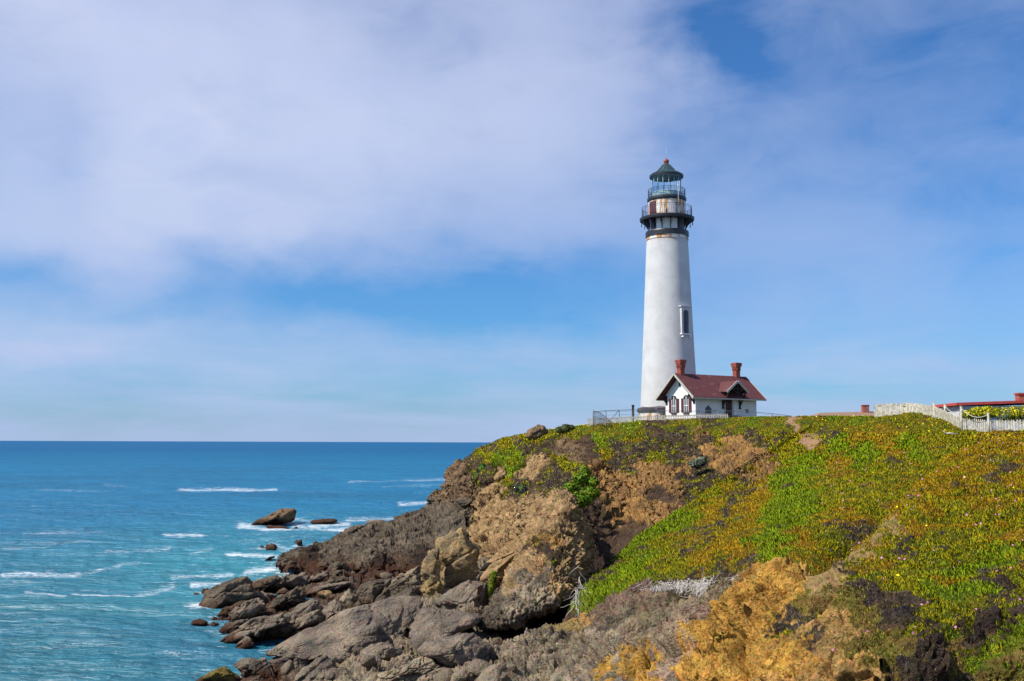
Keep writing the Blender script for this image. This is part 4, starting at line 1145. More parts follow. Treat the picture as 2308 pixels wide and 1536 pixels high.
ROCKS = [
    # sea stacks and reefs
    ('Z5', [(545, 275), (600, 235), (690, 205), (760, 165), (800, 148), (860, 158), (878, 190), (872, 235), (820, 262), (700, 268), (620, 275)], 'tallest sea rock standing alone offshore in a ring of foam', dict(Y=139, pal='tandark', thick=.8, cat='sea rock', name='sea_rock')),
    ('Z5', [(970, 265), (990, 240), (1060, 232), (1180, 232), (1198, 250), (1100, 264), (1040, 272)], 'long flat sea rock behind foam, beside the tallest sea rock', dict(Y=141, pal='soil', thick=1.2, cat='sea rock', name='sea_rock', sub=4)),
    ('Z5', [(640, 290), (700, 278), (830, 292), (842, 308), (760, 320), (690, 308)], 'low ledge awash in foam in front of the tallest sea rock', dict(Y=131, pal='soil', thick=1.2, cat='sea rock', name='sea_rock', sub=4)),
    ('Z5', [(860, 302), (880, 288), (897, 300), (880, 314)], 'tiny rock tip poking out of foam beside a low ledge', dict(Y=130, pal='soil', thick=1, cat='sea rock', name='sea_rock', sub=3)),
    ('Z5', [(515, 490), (530, 466), (580, 450), (612, 470), (620, 492), (560, 498)], 'left dark rock of the small cluster awash off the promontory', dict(Y=105, pal=d_, thick=.9, cat='sea rock', name='sea_rock', sub=4)),
    ('Z5', [(635, 470), (660, 420), (700, 410), (735, 440), (748, 468), (735, 492), (660, 494)], 'biggest dark rock of the small cluster awash off the promontory', dict(Y=105, pal=d_, thick=.9, cat='sea rock', name='sea_rock', sub=4)),
    ('Z5', [(600, 450), (625, 425), (650, 440), (640, 470), (610, 470)], 'small middle rock of the cluster awash off the promontory', dict(Y=106.5, pal=d_, thick=1, cat='sea rock', name='sea_rock', sub=3)),
    ('Z5', [(640, 541), (690, 512), (720, 505), (716, 522), (680, 536)], 'thin sliver of rock in foam just off the promontory tip', dict(Y=96, pal='soil', thick=1.2, cat='sea rock', name='sea_rock', sub=4)),
    ('Z5', [(850, 405), (880, 388), (925, 390), (934, 430), (925, 445), (900, 432), (888, 414)], 'hooked reddish rock rising beside the promontory', dict(Y=107, pal='soil', thick=.8, cat='sea rock', name='sea_rock', sub=4)),
    # on the promontory
    ('T3', [(955, 575), (985, 515), (1100, 440), (1290, 385), (1320, 400), (1250, 470), (1100, 540), (1010, 590)], 'dark slanting slab on the seaward edge of the promontory', dict(Y=113, pal=d_)),
    ('T3', [(1165, 590), (1180, 500), (1290, 420), (1410, 405), (1460, 450), (1510, 495), (1440, 550), (1300, 580)], 'rounded dark rock in the middle of the promontory crest', dict(Y=112, pal=d_)),
    ('T3', [(1740, 520), (1760, 440), (1900, 310), (2060, 245), (2125, 285), (2100, 380), (1960, 480), (1850, 525)], 'big slanting dark slab standing on the promontory crest', dict(Y=121, pal=d_, facets=5)),
    ('T3', [(1290, 380), (1350, 340), (1560, 345), (1650, 370), (1600, 420), (1440, 405)], 'reddish low reef showing behind the promontory crest', dict(Y=126, pal='reddish', thick=1.0, sub=4)),
    ('T3', [(1590, 410), (1690, 345), (1820, 312), (1850, 350), (1760, 420), (1640, 440)], 'small pointed rock between reddish reef and slanting slab', dict(Y=124, pal=d_, sub=4)),
    ('T3', [(1930, 590), (2000, 545), (2055, 570), (2030, 640), (1960, 650)], 'dark knob on the promontory near the cliff foot', dict(Y=103, pal=d_, sub=4)),
    ('T4', [(370, 270), (440, 150), (560, 70), (650, 20), (780, 30), (840, 90), (700, 160), (560, 200), (440, 290)], 'dark bedded ledge at the foot of the headland tip', dict(Y=133, pal=d_, facets=5)),
    ('T4', [(470, 310), (560, 210), (700, 150), (860, 120), (880, 190), (760, 240), (620, 300), (520, 330)], 'lower dark bedded ledge under the headland tip', dict(Y=125, pal=d_, facets=5)),
    ('T4', [(760, 50), (830, 10), (960, 10), (1010, 40), (930, 130), (880, 150), (800, 100)], 'roundish dark rock lodged against the tan cliff face', dict(Y=122, pal=d_, sub=4)),
    ('P', [(1001, 1118), (1012, 1092), (1040, 1066), (1070, 1060), (1075, 1090), (1062, 1120), (1040, 1126), (1015, 1128)], 'craggy brown buttress forming the seaward tip of the headland', dict(Y=149, pal='tandark', thick=.7, sub=6, facets=6)),
    ('P', [(1184, 988), (1186, 972), (1197, 961), (1212, 955), (1229, 961), (1242, 974), (1240, 988), (1212, 996)], 'rounded boulder perched on the cliff top against the sky', dict(Y=127, pal='tandark', name='boulder', cat='boulder', rough=.06, facets=4, lean=0.0)),
    ('P', [(1112, 1076), (1120, 1062), (1136, 1058), (1140, 1068), (1136, 1080), (1120, 1084)], 'small tan rock knob jutting from the upper cliff', dict(Y=118, pal='tan', sub=4)),
    # left boulders by the water
    ('T1', [(290, 520), (305, 440), (380, 310), (540, 235), (740, 165), (900, 150), (965, 210), (1025, 330), (1010, 385), (900, 445), (700, 530), (500, 585), (350, 575)], 'large smooth dark boulder at the outer left end of the shore', dict(pal=d_, sub=6, rough=.06, facets=6, name='boulder', cat='boulder')),
    ('T1', [(540, 640), (600, 570), (760, 500), (900, 460), (880, 540), (760, 660), (620, 710)], 'reddish wet ledge below the large smooth outer boulder', dict(pal='soil')),
    ('T1', [(620, 730), (700, 620), (820, 540), (920, 455), (1080, 435), (1200, 480), (1210, 580), (1080, 650), (900, 720), (760, 770), (650, 755)], 'hummocky brown rock just inland of the reddish wet ledge', dict(pal=G2, sub=6, rough=.14)),
    ('T1', [(165, 770), (200, 710), (290, 695), (400, 730), (425, 775), (330, 805), (220, 800)], 'low red seaweed covered rock farthest out in the water', dict(pal='soil', sub=4, thick=.9)),
    ('T1', [(430, 710), (490, 665), (550, 700), (500, 735)], 'small red rock inshore of the farthest red rock', dict(pal='soil', sub=4, thick=.9)),
    ('T1', [(420, 795), (480, 735), (555, 760), (520, 810)], 'small dark wet rock in foam beside the red rock', dict(pal='soil', sub=4, thick=.9)),
    ('T1', [(530, 865), (600, 795), (760, 735), (940, 705), (965, 755), (840, 820), (720, 890), (600, 925)], 'short tilted brown rock at the water edge', dict(pal=G2)),
    ('T1', [(595, 1000), (640, 925), (760, 860), (900, 795), (1080, 735), (1240, 685), (1400, 645), (1475, 700), (1440, 775), (1280, 810), (1130, 860), (1120, 930), (980, 970), (820, 1050), (700, 1075), (620, 1040)], 'long tilted ridge of brown rock running down into the water', dict(pal=G2, sub=6, rough=.13)),
    ('T1', [(780, 1120), (820, 1020), (910, 955), (1000, 980), (1055, 1040), (990, 1115), (860, 1140)], 'pointed wet boulder standing in the shallow water', dict(pal=G2, name='boulder', cat='boulder')),
    ('T1', [(930, 1185), (1000, 1138), (1095, 1125), (1095, 1165), (1000, 1195)], 'flat red slab awash in the shallow water', dict(pal='soil', sub=4, thick=1.0)),
    ('T1', [(1110, 850), (1240, 775), (1330, 830), (1450, 780), (1600, 715), (1760, 645), (1880, 610), (1975, 660), (1975, 725), (1850, 805), (1700, 905), (1500, 960), (1300, 1000), (1180, 980), (1130, 920)], 'long rounded log shaped boulder above the shallow pool', dict(pal=G2, sub=6, name='boulder', cat='boulder')),
    ('T1', [(1465, 665), (1560, 580), (1720, 500), (1830, 435), (1905, 470), (1935, 565), (1900, 625), (1740, 655), (1600, 715), (1500, 745)], 'shorter tilted boulder right behind the log shaped boulder', dict(pal=G2, name='boulder', cat='boulder')),
    ('T1', [(1000, 250), (1020, 190), (1180, 140), (1330, 115), (1395, 150), (1330, 225), (1200, 270), (1080, 340), (1020, 350)], 'dark jagged rock right of the large smooth outer boulder', dict(pal=d_)),
    ('T1', [(1130, 330), (1250, 230), (1420, 125), (1560, 85), (1720, 75), (1765, 130), (1740, 240), (1640, 290), (1450, 300), (1300, 320)], 'broad brown rock on the seaward skyline of the shore', dict(pal=G2, sub=6)),
    ('T1', [(930, 460), (1040, 365), (1150, 325), (1260, 345), (1340, 400), (1280, 480), (1130, 510), (1000, 480)], 'rounded brown rock below the jagged dark rock', dict(pal=G2)),
    ('T1', [(1190, 570), (1320, 415), (1450, 345), (1600, 285), (1725, 330), (1725, 450), (1620, 530), (1450, 580), (1330, 610)], 'furrowed dark rock in the middle of the left shore', dict(pal=d_, sub=6, rough=.15)),
    ('T1', [(290, 1520), (400, 1415), (500, 1355), (640, 1350), (760, 1415), (850, 1500), (870, 1640), (400, 1660)], 'olive tinged boulder lowest in the water, cut by the frame', dict(pal='olive2', name='boulder', cat='boulder')),
    ('T1', [(775, 1345), (860, 1285), (1000, 1250), (1180, 1255), (1240, 1320), (1340, 1430), (1385, 1490), (1280, 1540), (1100, 1480), (900, 1490), (880, 1400)], 'hump backed brown boulder beside the lowest foamy channel', dict(pal=G2, sub=6, name='boulder', cat='boulder')),
    ('T1', [(860, 1540), (1000, 1470), (1120, 1450), (1250, 1540), (1230, 1660), (900, 1660)], 'small brown rock below the hump backed boulder', dict(pal=G2)),
    ('T1', [(1155, 1175), (1220, 1128), (1330, 1125), (1395, 1180), (1330, 1215), (1200, 1205)], 'small reddish rock at the seaward end of the great slab', dict(pal='soil', sub=4)),
    ('T1', [(1250, 1290), (1380, 1200), (1560, 1130), (1700, 1160), (1760, 1280), (1720, 1400), (1560, 1440), (1400, 1470), (1330, 1400)], 'rugged brown rock between hump backed boulder and great slab', dict(pal=G2, sub=6, rough=.14)),
    # great slabs
    ('Z5', [(700, 1195), (800, 1135), (960, 1055), (1100, 985), (1240, 925), (1400, 885), (1560, 855), (1680, 860), (1780, 905), (1740, 990), (1680, 1050), (1690, 1140), (1560, 1165), (1460, 1195), (1380, 1245), (1200, 1265), (1050, 1235), (900, 1215)], 'great tilted slab sloping down across the middle of the shore', dict(pal=G2, sub=7, rough=.05, facets=3, lean=1.3, thick=.55, name='rock_slab', cat='rock slab')),
    ('Z5', [(1800, 910), (1920, 915), (2050, 935), (2260, 965), (2255, 1010), (2110, 1070), (1990, 1140), (1880, 1185), (1780, 1195), (1690, 1140), (1685, 1050), (1745, 985)], 'broken upper half of the great slab beyond its crack', dict(pal=G2, sub=6, rough=.07, facets=4, lean=1.1, thick=.55, name='rock_slab', cat='rock slab')),
    ('Z5', [(1155, 1180), (1190, 1085), (1270, 1065), (1470, 1020), (1500, 1040), (1512, 1140), (1440, 1185), (1380, 1250), (1220, 1250)], 'square faced block lying on the lower edge of the great slab', dict(pal=G2, sub=6, rough=.05, facets=3, lean=.7, shift=-1.6, name='rock_slab', cat='rock slab')),
    # mid boulders
    ('T2', [(130, 650), (150, 580), (250, 500), (330, 435), (400, 480), (455, 560), (440, 630), (330, 680), (190, 725)], 'speckled grey boulder above the left end of the great slab', dict(pal=G2, name='boulder', cat='boulder', rough=.07)),
    ('T2', [(385, 440), (450, 350), (520, 290), (590, 340), (645, 370), (645, 440), (560, 530), (500, 570), (470, 500)], 'pale faced boulder leaning behind the speckled grey boulder', dict(pal=g, name='boulder', cat='boulder', rough=.05, facets=5)),
    ('T2', [(625, 340), (680, 250), (790, 165), (900, 130), (1075, 165), (1065, 240), (980, 310), (890, 400), (870, 515), (720, 535), (690, 460), (640, 390)], 'big dark boulder with a flat sloping top beside the tide pool', dict(pal=d_, sub=6, name='boulder', cat='boulder', rough=.06, facets=6)),
    ('T2', [(850, 475), (950, 350), (1000, 265), (1065, 320), (1115, 470), (1000, 510), (880, 520)], 'triangular dark rock leaning on the flat topped dark boulder', dict(pal=d_, rough=.05, shift=-1.2)),
    ('T2', [(1020, 300), (1100, 220), (1250, 95), (1350, 35), (1480, -10), (1520, 100), (1530, 240), (1440, 300), (1200, 370), (1110, 370)], 'layered greyish rock right of the tide pool', dict(pal=g, sub=6, rough=.13)),
    ('T2', [(1085, 440), (1160, 375), (1300, 285), (1440, 275), (1475, 330), (1490, 460), (1400, 530), (1290, 565), (1220, 540), (1180, 480)], 'dark undercut block below the layered greyish rock', dict(pal=d_, sub=6, rough=.06, facets=6, shift=-1.0)),
    ('T4', [(285, 960), (330, 850), (380, 760), (450, 705), (515, 710), (525, 800), (545, 950), (565, 1150), (625, 1240), (560, 1300), (400, 1430), (320, 1435), (270, 1340), (330, 1150)], 'tall yellowish slab propped against the big tan boulder', dict(pal='yellow', sub=6, facets=5, rough=.07, name='rock_slab', cat='rock slab')),
    ('T4', [(485, 650), (510, 590), (620, 555), (690, 505), (830, 455), (875, 500), (930, 610), (1040, 650), (1075, 720), (1055, 900), (1085, 1020), (950, 1115), (820, 1195), (660, 1280), (590, 1225), (550, 1130), (520, 900), (505, 740)], 'biggest tan boulder, upright with a pale tip, before the cliff', dict(pal='yellow', sub=6, facets=9, rough=.05, shift=-1.0, name='boulder', cat='boulder')),
    ('T4', [(440, 1430), (520, 1365), (700, 1265), (850, 1175), (950, 1135), (1100, 1135), (1215, 1145), (1225, 1335), (1165, 1430), (1065, 1550), (800, 1565), (560, 1560), (470, 1490)], 'wedge shaped brown boulder between biggest tan boulder and buttress', dict(pal=G2, sub=6, facets=7, rough=.05, name='boulder', cat='boulder')),
    ('T4', [(1115, 1130), (1130, 1060), (1250, 940), (1340, 880), (1560, 755), (1605, 775), (1510, 960), (1410, 1150), (1300, 1175), (1200, 1160)], 'small arched tan rock above the wedge shaped boulder', dict(pal='tan', Y=60, sub=5, rough=.07)),
    ('T4', [(1085, 995), (1140, 930), (1260, 840), (1420, 790), (1540, 735), (1560, 760), (1400, 850), (1260, 930), (1150, 1000)], 'narrow tan ledge along the foot of the tan cliff', dict(pal='tan', Y=68, sub=5, rough=.08)),
    # lower right boulders
    ('T2', [(645, 1210), (680, 1125), (820, 1055), (950, 1020), (1110, 1055), (1265, 1130), (1285, 1215), (1180, 1290), (1050, 1340), (900, 1400), (760, 1390), (690, 1330)], 'dark shadowed boulder below the square faced block', dict(pal=G2, sub=6, facets=7, rough=.06, name='boulder', cat='boulder')),
    ('P', [(942, 1468), (958, 1453), (1010, 1438), (1070, 1428), (1092, 1448), (1106, 1458), (1106, 1482), (1098, 1502), (1065, 1507), (1010, 1499), (955, 1482)], 'flat topped slab with a dark front above the lowest stones', dict(pal=G2, sub=6, facets=4, rough=.045, thick=.9, name='rock_slab', cat='rock slab')),
    ('T2', [(0, 1290), (60, 1215), (180, 1205), (310, 1255), (325, 1400), (260, 1536), (250, 1660), (-200, 1660), (-195, 1500), (-100, 1360)], 'dark craggy boulder low in the middle of the shore', dict(pal=G2, sub=6, rough=.09, name='boulder', cat='boulder')),
    ('T2', [(310, 1430), (450, 1335), (640, 1260), (695, 1330), (665, 1410), (560, 1490), (420, 1550), (300, 1550)], 'tilted angular rock right of the dark craggy boulder', dict(pal=G2, rough=.06)),
    ('T2', [(395, 1300), (500, 1190), (565, 1230), (545, 1300), (440, 1330)], 'small pale stone tucked under the square faced block', dict(pal=g, sub=4)),
    ('T2', [(1300, 1245), (1340, 1185), (1460, 1175), (1485, 1210), (1400, 1250)], 'small flat stone left of the flat topped slab', dict(pal=G2, sub=4)),
    ('T2', [(1165, 1055), (1240, 1005), (1335, 1060), (1360, 1110), (1270, 1135)], 'small rounded stone wedged below the broken upper slab', dict(pal=G2, sub=4)),
    ('T2', [(700, 1536), (880, 1425), (1200, 1315), (1500, 1245), (1750, 1325), (1960, 1430), (1920, 1660), (700, 1660)], 'wide knobbly rock along the lowest edge of the shore', dict(pal=g, sub=7, rough=.13, thick=.4)),
    ('T5', [(225, 1375), (280, 1295), (385, 1280), (440, 1340), (310, 1440), (240, 1450)], 'small brown stone under the flat topped slab', dict(pal=G2, sub=4)),
    # strata behind the tide pool
    ('T3', [(590, 1020), (680, 925), (780, 935), (910, 955), (750, 1085), (600, 1110)], 'small dark rock at the near side of the promontory channel', dict(pal=d_, sub=5)),
    ('T3', [(720, 1095), (800, 1000), (900, 950), (1010, 960), (910, 1085), (760, 1130)], 'dark rock in front of the promontory orange stain', dict(pal=d_, sub=5)),
    ('T3', [(760, 1155), (860, 1085), (960, 1065), (1005, 1120), (900, 1180)], 'roundish dark rock among the bedded strata', dict(pal=d_, sub=5)),
    ('T3', [(915, 1065), (1040, 995), (1125, 1080), (1060, 1140)], 'peaked dark rock among the bedded strata', dict(pal=d_, sub=4)),
    ('T3', [(1150, 1135), (1250, 1045), (1335, 1060), (1325, 1115), (1200, 1160)], 'low dark rock left of the tide pool mouth', dict(pal=d_, sub=4)),
    ('T3', [(1450, 1120), (1520, 1065), (1615, 1080), (1595, 1155), (1500, 1180)], 'wet rounded rock standing in the tide pool mouth', dict(pal=d_, sub=4)),
    ('T3', [(415, 1250), (520, 1145), (700, 1105), (765, 1140), (620, 1245), (480, 1280)], 'brown tilted rock below the channel, left of bedded strata', dict(pal=G2, sub=5)),
    ('T3', [(500, 1270), (700, 1225), (950, 1165), (1010, 1200), (800, 1275), (560, 1310)], 'long thin bedded ledge above the striped stone', dict(pal=d_, sub=5, thick=1.0)),
    ('T3', [(420, 1420), (560, 1300), (800, 1265), (1050, 1190), (1150, 1230), (1000, 1310), (800, 1380), (560, 1440)], 'wide bedded ledge behind the speckled grey boulder', dict(pal=G2, sub=5, thick=.9)),
    ('T3', [(600, 1390), (680, 1345), (800, 1350), (850, 1400), (760, 1460), (640, 1440)], 'small striped tan stone on the bedded ledges', dict(pal='tan', sub=4)),
    ('T3', [(0, 1400), (80, 1330), (180, 1350), (200, 1410), (100, 1440)], 'small knob of dark rock above the furrowed rock', dict(pal=d_, sub=4)),
]
for i, (t, o, l, kw) in enumerate(ROCKS):
    kw = dict(kw); kw.setdefault('seed', i + 1)
    rock(t, o, l, **kw)

# loose stones lodged between the boulders
rg = np.random.RandomState(11)
proto = []
for k in range(6):
    v, f = ico(3)
    V = v * np.array([1, .8, .62])
    for q in range(7):
        n = rg.normal(size=3); n /= np.linalg.norm(n); dd = rg.uniform(.45, .7)
        V = V - n * np.maximum(V @ n - dd, 0)[:, None] * .9
    V = V * (1 + .10 * fbm(v * 1.0, 2, 3, off=k)[:, None])
    kk = rg.rand(); cc = np.array(CL['slab'][0]) * (1 - kk) + np.array(CL['darkrock'][0]) * kk
    ob = np_mesh('stone', V, f, M['rock'], col=np.tile(cc, (len(V), 1)))
    proto.append(ob)
n_st = 0
for _ in range(900):
    px, py = rg.uniform(560, 1180), rg.uniform(1300, 1545)
    i = rg.randint(SHELF_P.shape[0]); j = rg.randint(SHELF_P.shape[1])
    p = SHELF_P[i, j]
    qx, qy = proj(p)
    if p[2] < .15 or qx < 500 or qx > 1170 or qy > 1550: continue
    ob = proto[n_st] if n_st < 6 else proto[rg.randint(6)].copy()
    if n_st >= 6: COL.objects.link(ob)
    s = rg.uniform(.10, .42) * (1.6 if rg.rand() > .9 else 1)
    ob.location = p + np.array([0, 0, s * .2]); ob.scale = (s, s, s); ob.rotation_euler = (rg.normal() * .4, rg.normal() * .4, rg.rand() * 6.3)
    tag(ob, 'small loose stone lodged between the shore boulders', 'stone', 'loose stones between the boulders')
    n_st += 1
    if n_st >= 160: break

build_sea()

# ------------------------------------------------------------------ plants over the ground
LEAF = {  # class -> blade palette (albedo)
    'green': [(.175, .255, .004), (.20, .265, .004), (.14, .225, .004), (.235, .27, .005)],
    'olive': [(.31, .265, .004), (.26, .265, .004), (.36, .27, .005), (.21, .235, .005)],
    'orange': [(.41, .245, .006), (.37, .25, .006), (.33, .255, .005), (.42, .19, .009)],
    'dark': [(.075, .056, .060), (.115, .088, .09), (.050, .038, .038), (.24, .165, .07), (.24, .20, .19), (.18, .19, .02), (.30, .25, .02)],
    'olive2': [(.24, .20, .03), (.17, .17, .02), (.34, .22, .05), (.13, .12, .03)],
    'straw': [(.44, .30, .13), (.32, .22, .09), (.24, .20, .06), (.30, .18, .08)],
    'tandark': [(.16, .15, .04), (.2, .16, .07)], 'scree': [(.14, .15, .04), (.20, .17, .10), (.10, .08, .09)],
    'soil': [(.12, .12, .03), (.10, .07, .07), (.2, .13, .06)], 'soilshade': [(.055, .06, .02), (.05, .04, .045), (.10, .07, .04)],
    'ochre': [(.3, .22, .05)], 'ochre2': [(.28, .22, .05), (.36, .24, .08), (.15, .12, .03)], 'greyb': [(.3, .24, .12), (.2, .18, .06)], 'reddish': [(.22, .12, .08), (.2, .17, .05), (.10, .07, .07)],
}


def scatter_plants():
    rg = np.random.RandomState(21)
    Vs, Cs, Ns = [], [], []
    fl_v, fl_c, fl_n = [], [], []
    for P, N, cls, col in PLANTS:
        a = np.linalg.norm(np.cross(P[1:, :-1] - P[:-1, :-1], P[:-1, 1:] - P[:-1, :-1]), axis=-1)
        C = .25 * (P[1:, :-1] + P[:-1, :-1] + P[1:, 1:] + P[:-1, 1:])
        dist = np.linalg.norm(C - np.array([0, 0, H]), axis=-1)
        n = N[:-1, :-1]
        px, py = proj(C)
        vis = (px > -60) & (px < 2400) & (py < 1620) & (C[..., 1] > 14)
        facing = ((np.array([0, 0, H]) - C) * n).sum(-1) / dist
        vis &= facing > -.35
        dens = np.clip(1080 * (25 / dist) ** 1.75, 36, 1400) * C_D[cls[:-1, :-1]] * np.where(vis, 1, 0)
        thin = np.clip(.75 + 1.1 * fbm(C, .7, 4, off=40), .15, 1.25)
        cnt = rg.poisson(dens * a * thin)
        ii = np.repeat(np.arange(cnt.size), cnt.ravel())
        if len(ii) == 0: continue
        r, c = np.unravel_index(ii, cnt.shape)
        u, v = rg.rand(len(ii), 1), rg.rand(len(ii), 1)
        B = P[r, c] * (1 - u) * (1 - v) + P[r + 1, c] * u * (1 - v) + P[r, c + 1] * (1 - u) * v + P[r + 1, c + 1] * u * v
        nn = N[r, c]; k = cls[r, c]; d = dist[r, c]
        L = .069 * (d / 25) ** .60 * C_L[k] * rg.uniform(.55, 1.5, len(ii))
        cf, _, _ = worley(B, 2.4); cf2, _, _ = worley(B, .8, 5)
        L = L * (1.45 - .75 * cf) * (1.2 - .35 * cf2)
        _, by0 = proj(B)
        L = L * np.where(by0 < 978, .62, 1.0)
        far = sstep(55, 100, d)
        dirv = nn * .8 + np.array([0, 0, .7]) + rg.normal(size=(len(ii), 3)) * .55
        dark = np.isin(k, [CN.index('dark'), CN.index('straw'), CN.index('soilshade')])
        dirv[dark] += rg.normal(size=(dark.sum(), 3)) * .6
        dirv /= np.linalg.norm(dirv, axis=1)[:, None]
        side = np.cross(dirv, rg.normal(size=(len(ii), 3))); side /= np.linalg.norm(side, axis=1)[:, None] + 1e-9
        w = L * (.17 + .20 * far) * rg.uniform(.7, 1.3, len(ii)); w = np.where(dark, w * .6, w)
        base = B - dirv * (L * .15)[:, None]
        tip = B + dirv * L[:, None] + side * (L * .15 * rg.normal(size=len(ii)))[:, None]
        mid = B + dirv * (L * .45)[:, None]
        tri = np.stack([base - side * w[:, None] * .45, mid + side * w[:, None] * .5, tip, mid - side * w[:, None] * .5], 1)
        lc = np.zeros((len(ii), 3), np.float32)
        for q, nm in enumerate(CN):
            m = k == q
            if not m.any(): continue
            pal = np.array(LEAF.get(nm, [(.2, .17, .05)]))
            patchy = (fbm(B[m], 1.1, 3, off=60) * 2.2 + .5).clip(0, .999) * len(pal)
            pick = ((patchy + rg.rand(m.sum()) * .75) % len(pal)).astype(int)
            lc[m] = pal[pick] * rg.uniform(.82, 1.17, (m.sum(), 1))
        Vs.append(tri.reshape(-1, 3)); Cs.append(np.repeat(lc, 4, 0))
        nb = nn * .85 + np.cross(side, dirv) * np.sign((np.cross(side, dirv) * nn).sum(1))[:, None] * .55
        nb /= np.linalg.norm(nb, axis=1)[:, None]
        Ns.append(np.repeat(nb, 4, 0))
        # flowers
        bx, by = proj(B)
        yel = ((by < 1000) & (bx > 1780) & (rg.rand(len(ii)) < .0018)) | ((bx > 1240) & (bx < 1460) & (by < 972) & (rg.rand(len(ii)) < .012)) | ((bx > 1950) & (by > 1000) & (rg.rand(len(ii)) < .00012))
        pink = (bx > 1850) & (by > 960) & (rg.rand(len(ii)) < .0011) & (d < 75) & ~dark
        for m, cc, sz in ((yel, (.72, .60, .02), .042), (pink, (.55, .20, .34), .031)):
            idx = np.nonzero(m)[0]
            for q in idx:
                s = sz * (d[q] / 25) ** .35 * rg.uniform(.7, 1.3)
                ctr = B[q] + nn[q] * (L[q] * .75) + np.array([0, 0, L[q] * .5])
                h = nn[q] * .6 + (np.array([0, 0, H]) - B[q]) / d[q] * .5 + rg.normal(size=3) * .3; h /= np.linalg.norm(h)
                e1 = np.cross(h, [0, 0, 1.0]); e1 /= np.linalg.norm(e1); e2 = np.cross(h, e1)
                fl_v.append(np.stack([ctr + s * e1, ctr + s * e2, ctr - s * e1, ctr - s * e2])); fl_c.append(np.tile(np.array(cc) * rg.uniform(.8, 1.1), (4, 1))); fl_n.append(np.tile(h, (4, 1)))
    V = np.concatenate(Vs + ([np.concatenate(fl_v)] if fl_v else [])); C = np.concatenate(Cs + ([np.concatenate(fl_c)] if fl_c else [])); Nn = np.concatenate(Ns + ([np.concatenate(fl_n)] if fl_n else []))
    f = np.arange(len(V)).reshape(-1, 4)
    print('plant blades', len(f), 'flowers', len(fl_v))
    o = np_mesh('ice_plant', V, f, M['leaf'], col=C, normals=Nn)
    tag(o, 'green, rusty and dried ice plant carpeting the slopes', 'ground cover', kind='stuff')


scatter_plants()

# ------------------------------------------------------------------ lighthouse
YL = 136.0
base = at(1508.5, 945, YL)


def zl(y): return float(at(1505, y, YL)[2] - base[2])


def pl(y): return YL / F * 1.004


def ring(mb, r0, r1, z0, z1, n=64):
    mb.lathe([(r0, z0), (r1, z0), (r1, z1), (r0, z1), (r0, z0)], n)


LH = empty('lighthouse', tuple(base))
tag(LH, 'tall white lighthouse with black gallery and glass lantern on the cliff', 'lighthouse')
mpp = .0594
zt = zl(543)
oct_ = [(4.42 * math.cos(math.radians(a)), 4.42 * math.sin(math.radians(a))) for a in range(-118, 242, 45)]
mb = MB(); n = len(oct_)
zp = zl(929)
for i in range(n):
    (x0, y0), (x1, y1) = oct_[i], oct_[(i + 1) % n]
    mb.add([(x0 * .975, y0 * .975, -2.2), (x1 * .975, y1 * .975, -2.2), (x1 * .975, y1 * .975, zp), (x0 * .975, y0 * .975, zp)], [(0, 1, 2, 3)])
mb.build('plinth', M['rusty'], LH)
mb = MB(); zc0, zc1, zc2 = zp, zp + .42, zp + .75
for i in range(n):
    (x0, y0), (x1, y1) = oct_[i], oct_[(i + 1) % n]
    s = 1.03
    mb.add([(x0 * .97, y0 * .97, zc0), (x1 * .97, y1 * .97, zc0), (x1 * s, y1 * s, zc0), (x0 * s, y0 * s, zc0)], [(3, 2, 1, 0)])
    mb.add([(x0 * s, y0 * s, zc0), (x1 * s, y1 * s, zc0), (x1 * s, y1 * s, zc1), (x0 * s, y0 * s, zc1)], [(0, 1, 2, 3)])
    mb.add([(x0 * s, y0 * s, zc1), (x1 * s, y1 * s, zc1), (x1 * .8, y1 * .8, zc2), (x0 * .8, y0 * .8, zc2)], [(0, 1, 2, 3)])
mb.build('plinth_cap', M['dashed'], LH)
prof = []
for k in range(25):
    t = k / 24
    z = zc1 + (zt - zc1) * t
    r = 3.74 - (3.74 - 2.78) * t + .05 * (1 - t) ** 3
    prof.append((r, z))
mb = MB()
seg = 96
V = [(r * math.cos(2 * math.pi * k / seg), r * math.sin(2 * math.pi * k / seg), z) for r, z in prof for k in range(seg)]
mb.add(V, [(i * seg + k, i * seg + (k + 1) % seg, (i + 1) * seg + (k + 1) % seg, (i + 1) * seg + k) for i in range(len(prof) - 1) for k in range(seg)], True)
mb.build('tower', M['tower'], LH)


def tower_r(z):
    t = (z - zc1) / (zt - zc1)
    return 3.74 - .96 * t + .05 * (1 - t) ** 3


# collar above the shaft
mb = MB(); mb.lathe([(2.80, zt - .02), (2.86, zt), (2.86, zt + .10), (2.76, zt + .13), (2.76, zl(534))], 96); mb.build('collar', M['rusty'], LH)
zb0, zb1 = zl(540) + .25, zl(524)
mb = MB(); mb.lathe([(2.70, zb0), (2.90, zb0 + .03), (2.92, zb1 - .14), (2.86, zb1), (2.4, zb1 + .02)], 96); mb.build('cornice_band', M['black'], LH)
zd0, zd1 = zl(500), zl(493.5)
mb = MB(); mb.lathe([(2.46, zb1), (2.46, zd0)], 96); mb.build('gallery_drum', M['panel'], LH)
for a in (37, -56, 130, -150):
    mb = MB(); a0 = math.radians(-90 + a - 12); a1 = math.radians(-90 + a + 12)
    mb.lathe([(2.40, zb1), (2.50, zb1), (2.50, zd0), (2.40, zd0)], 8, a0, a1); mb.build('dark_panel', M['black'], LH)
mb = MB(); mb.lathe([(2.2, zd0), (3.50, zd0), (3.62, zd0 + .05), (3.68, zd1 - .1), (3.68, zd1), (2.2, zd1)], 96); mb.build('gallery_deck', M['iron'], LH)
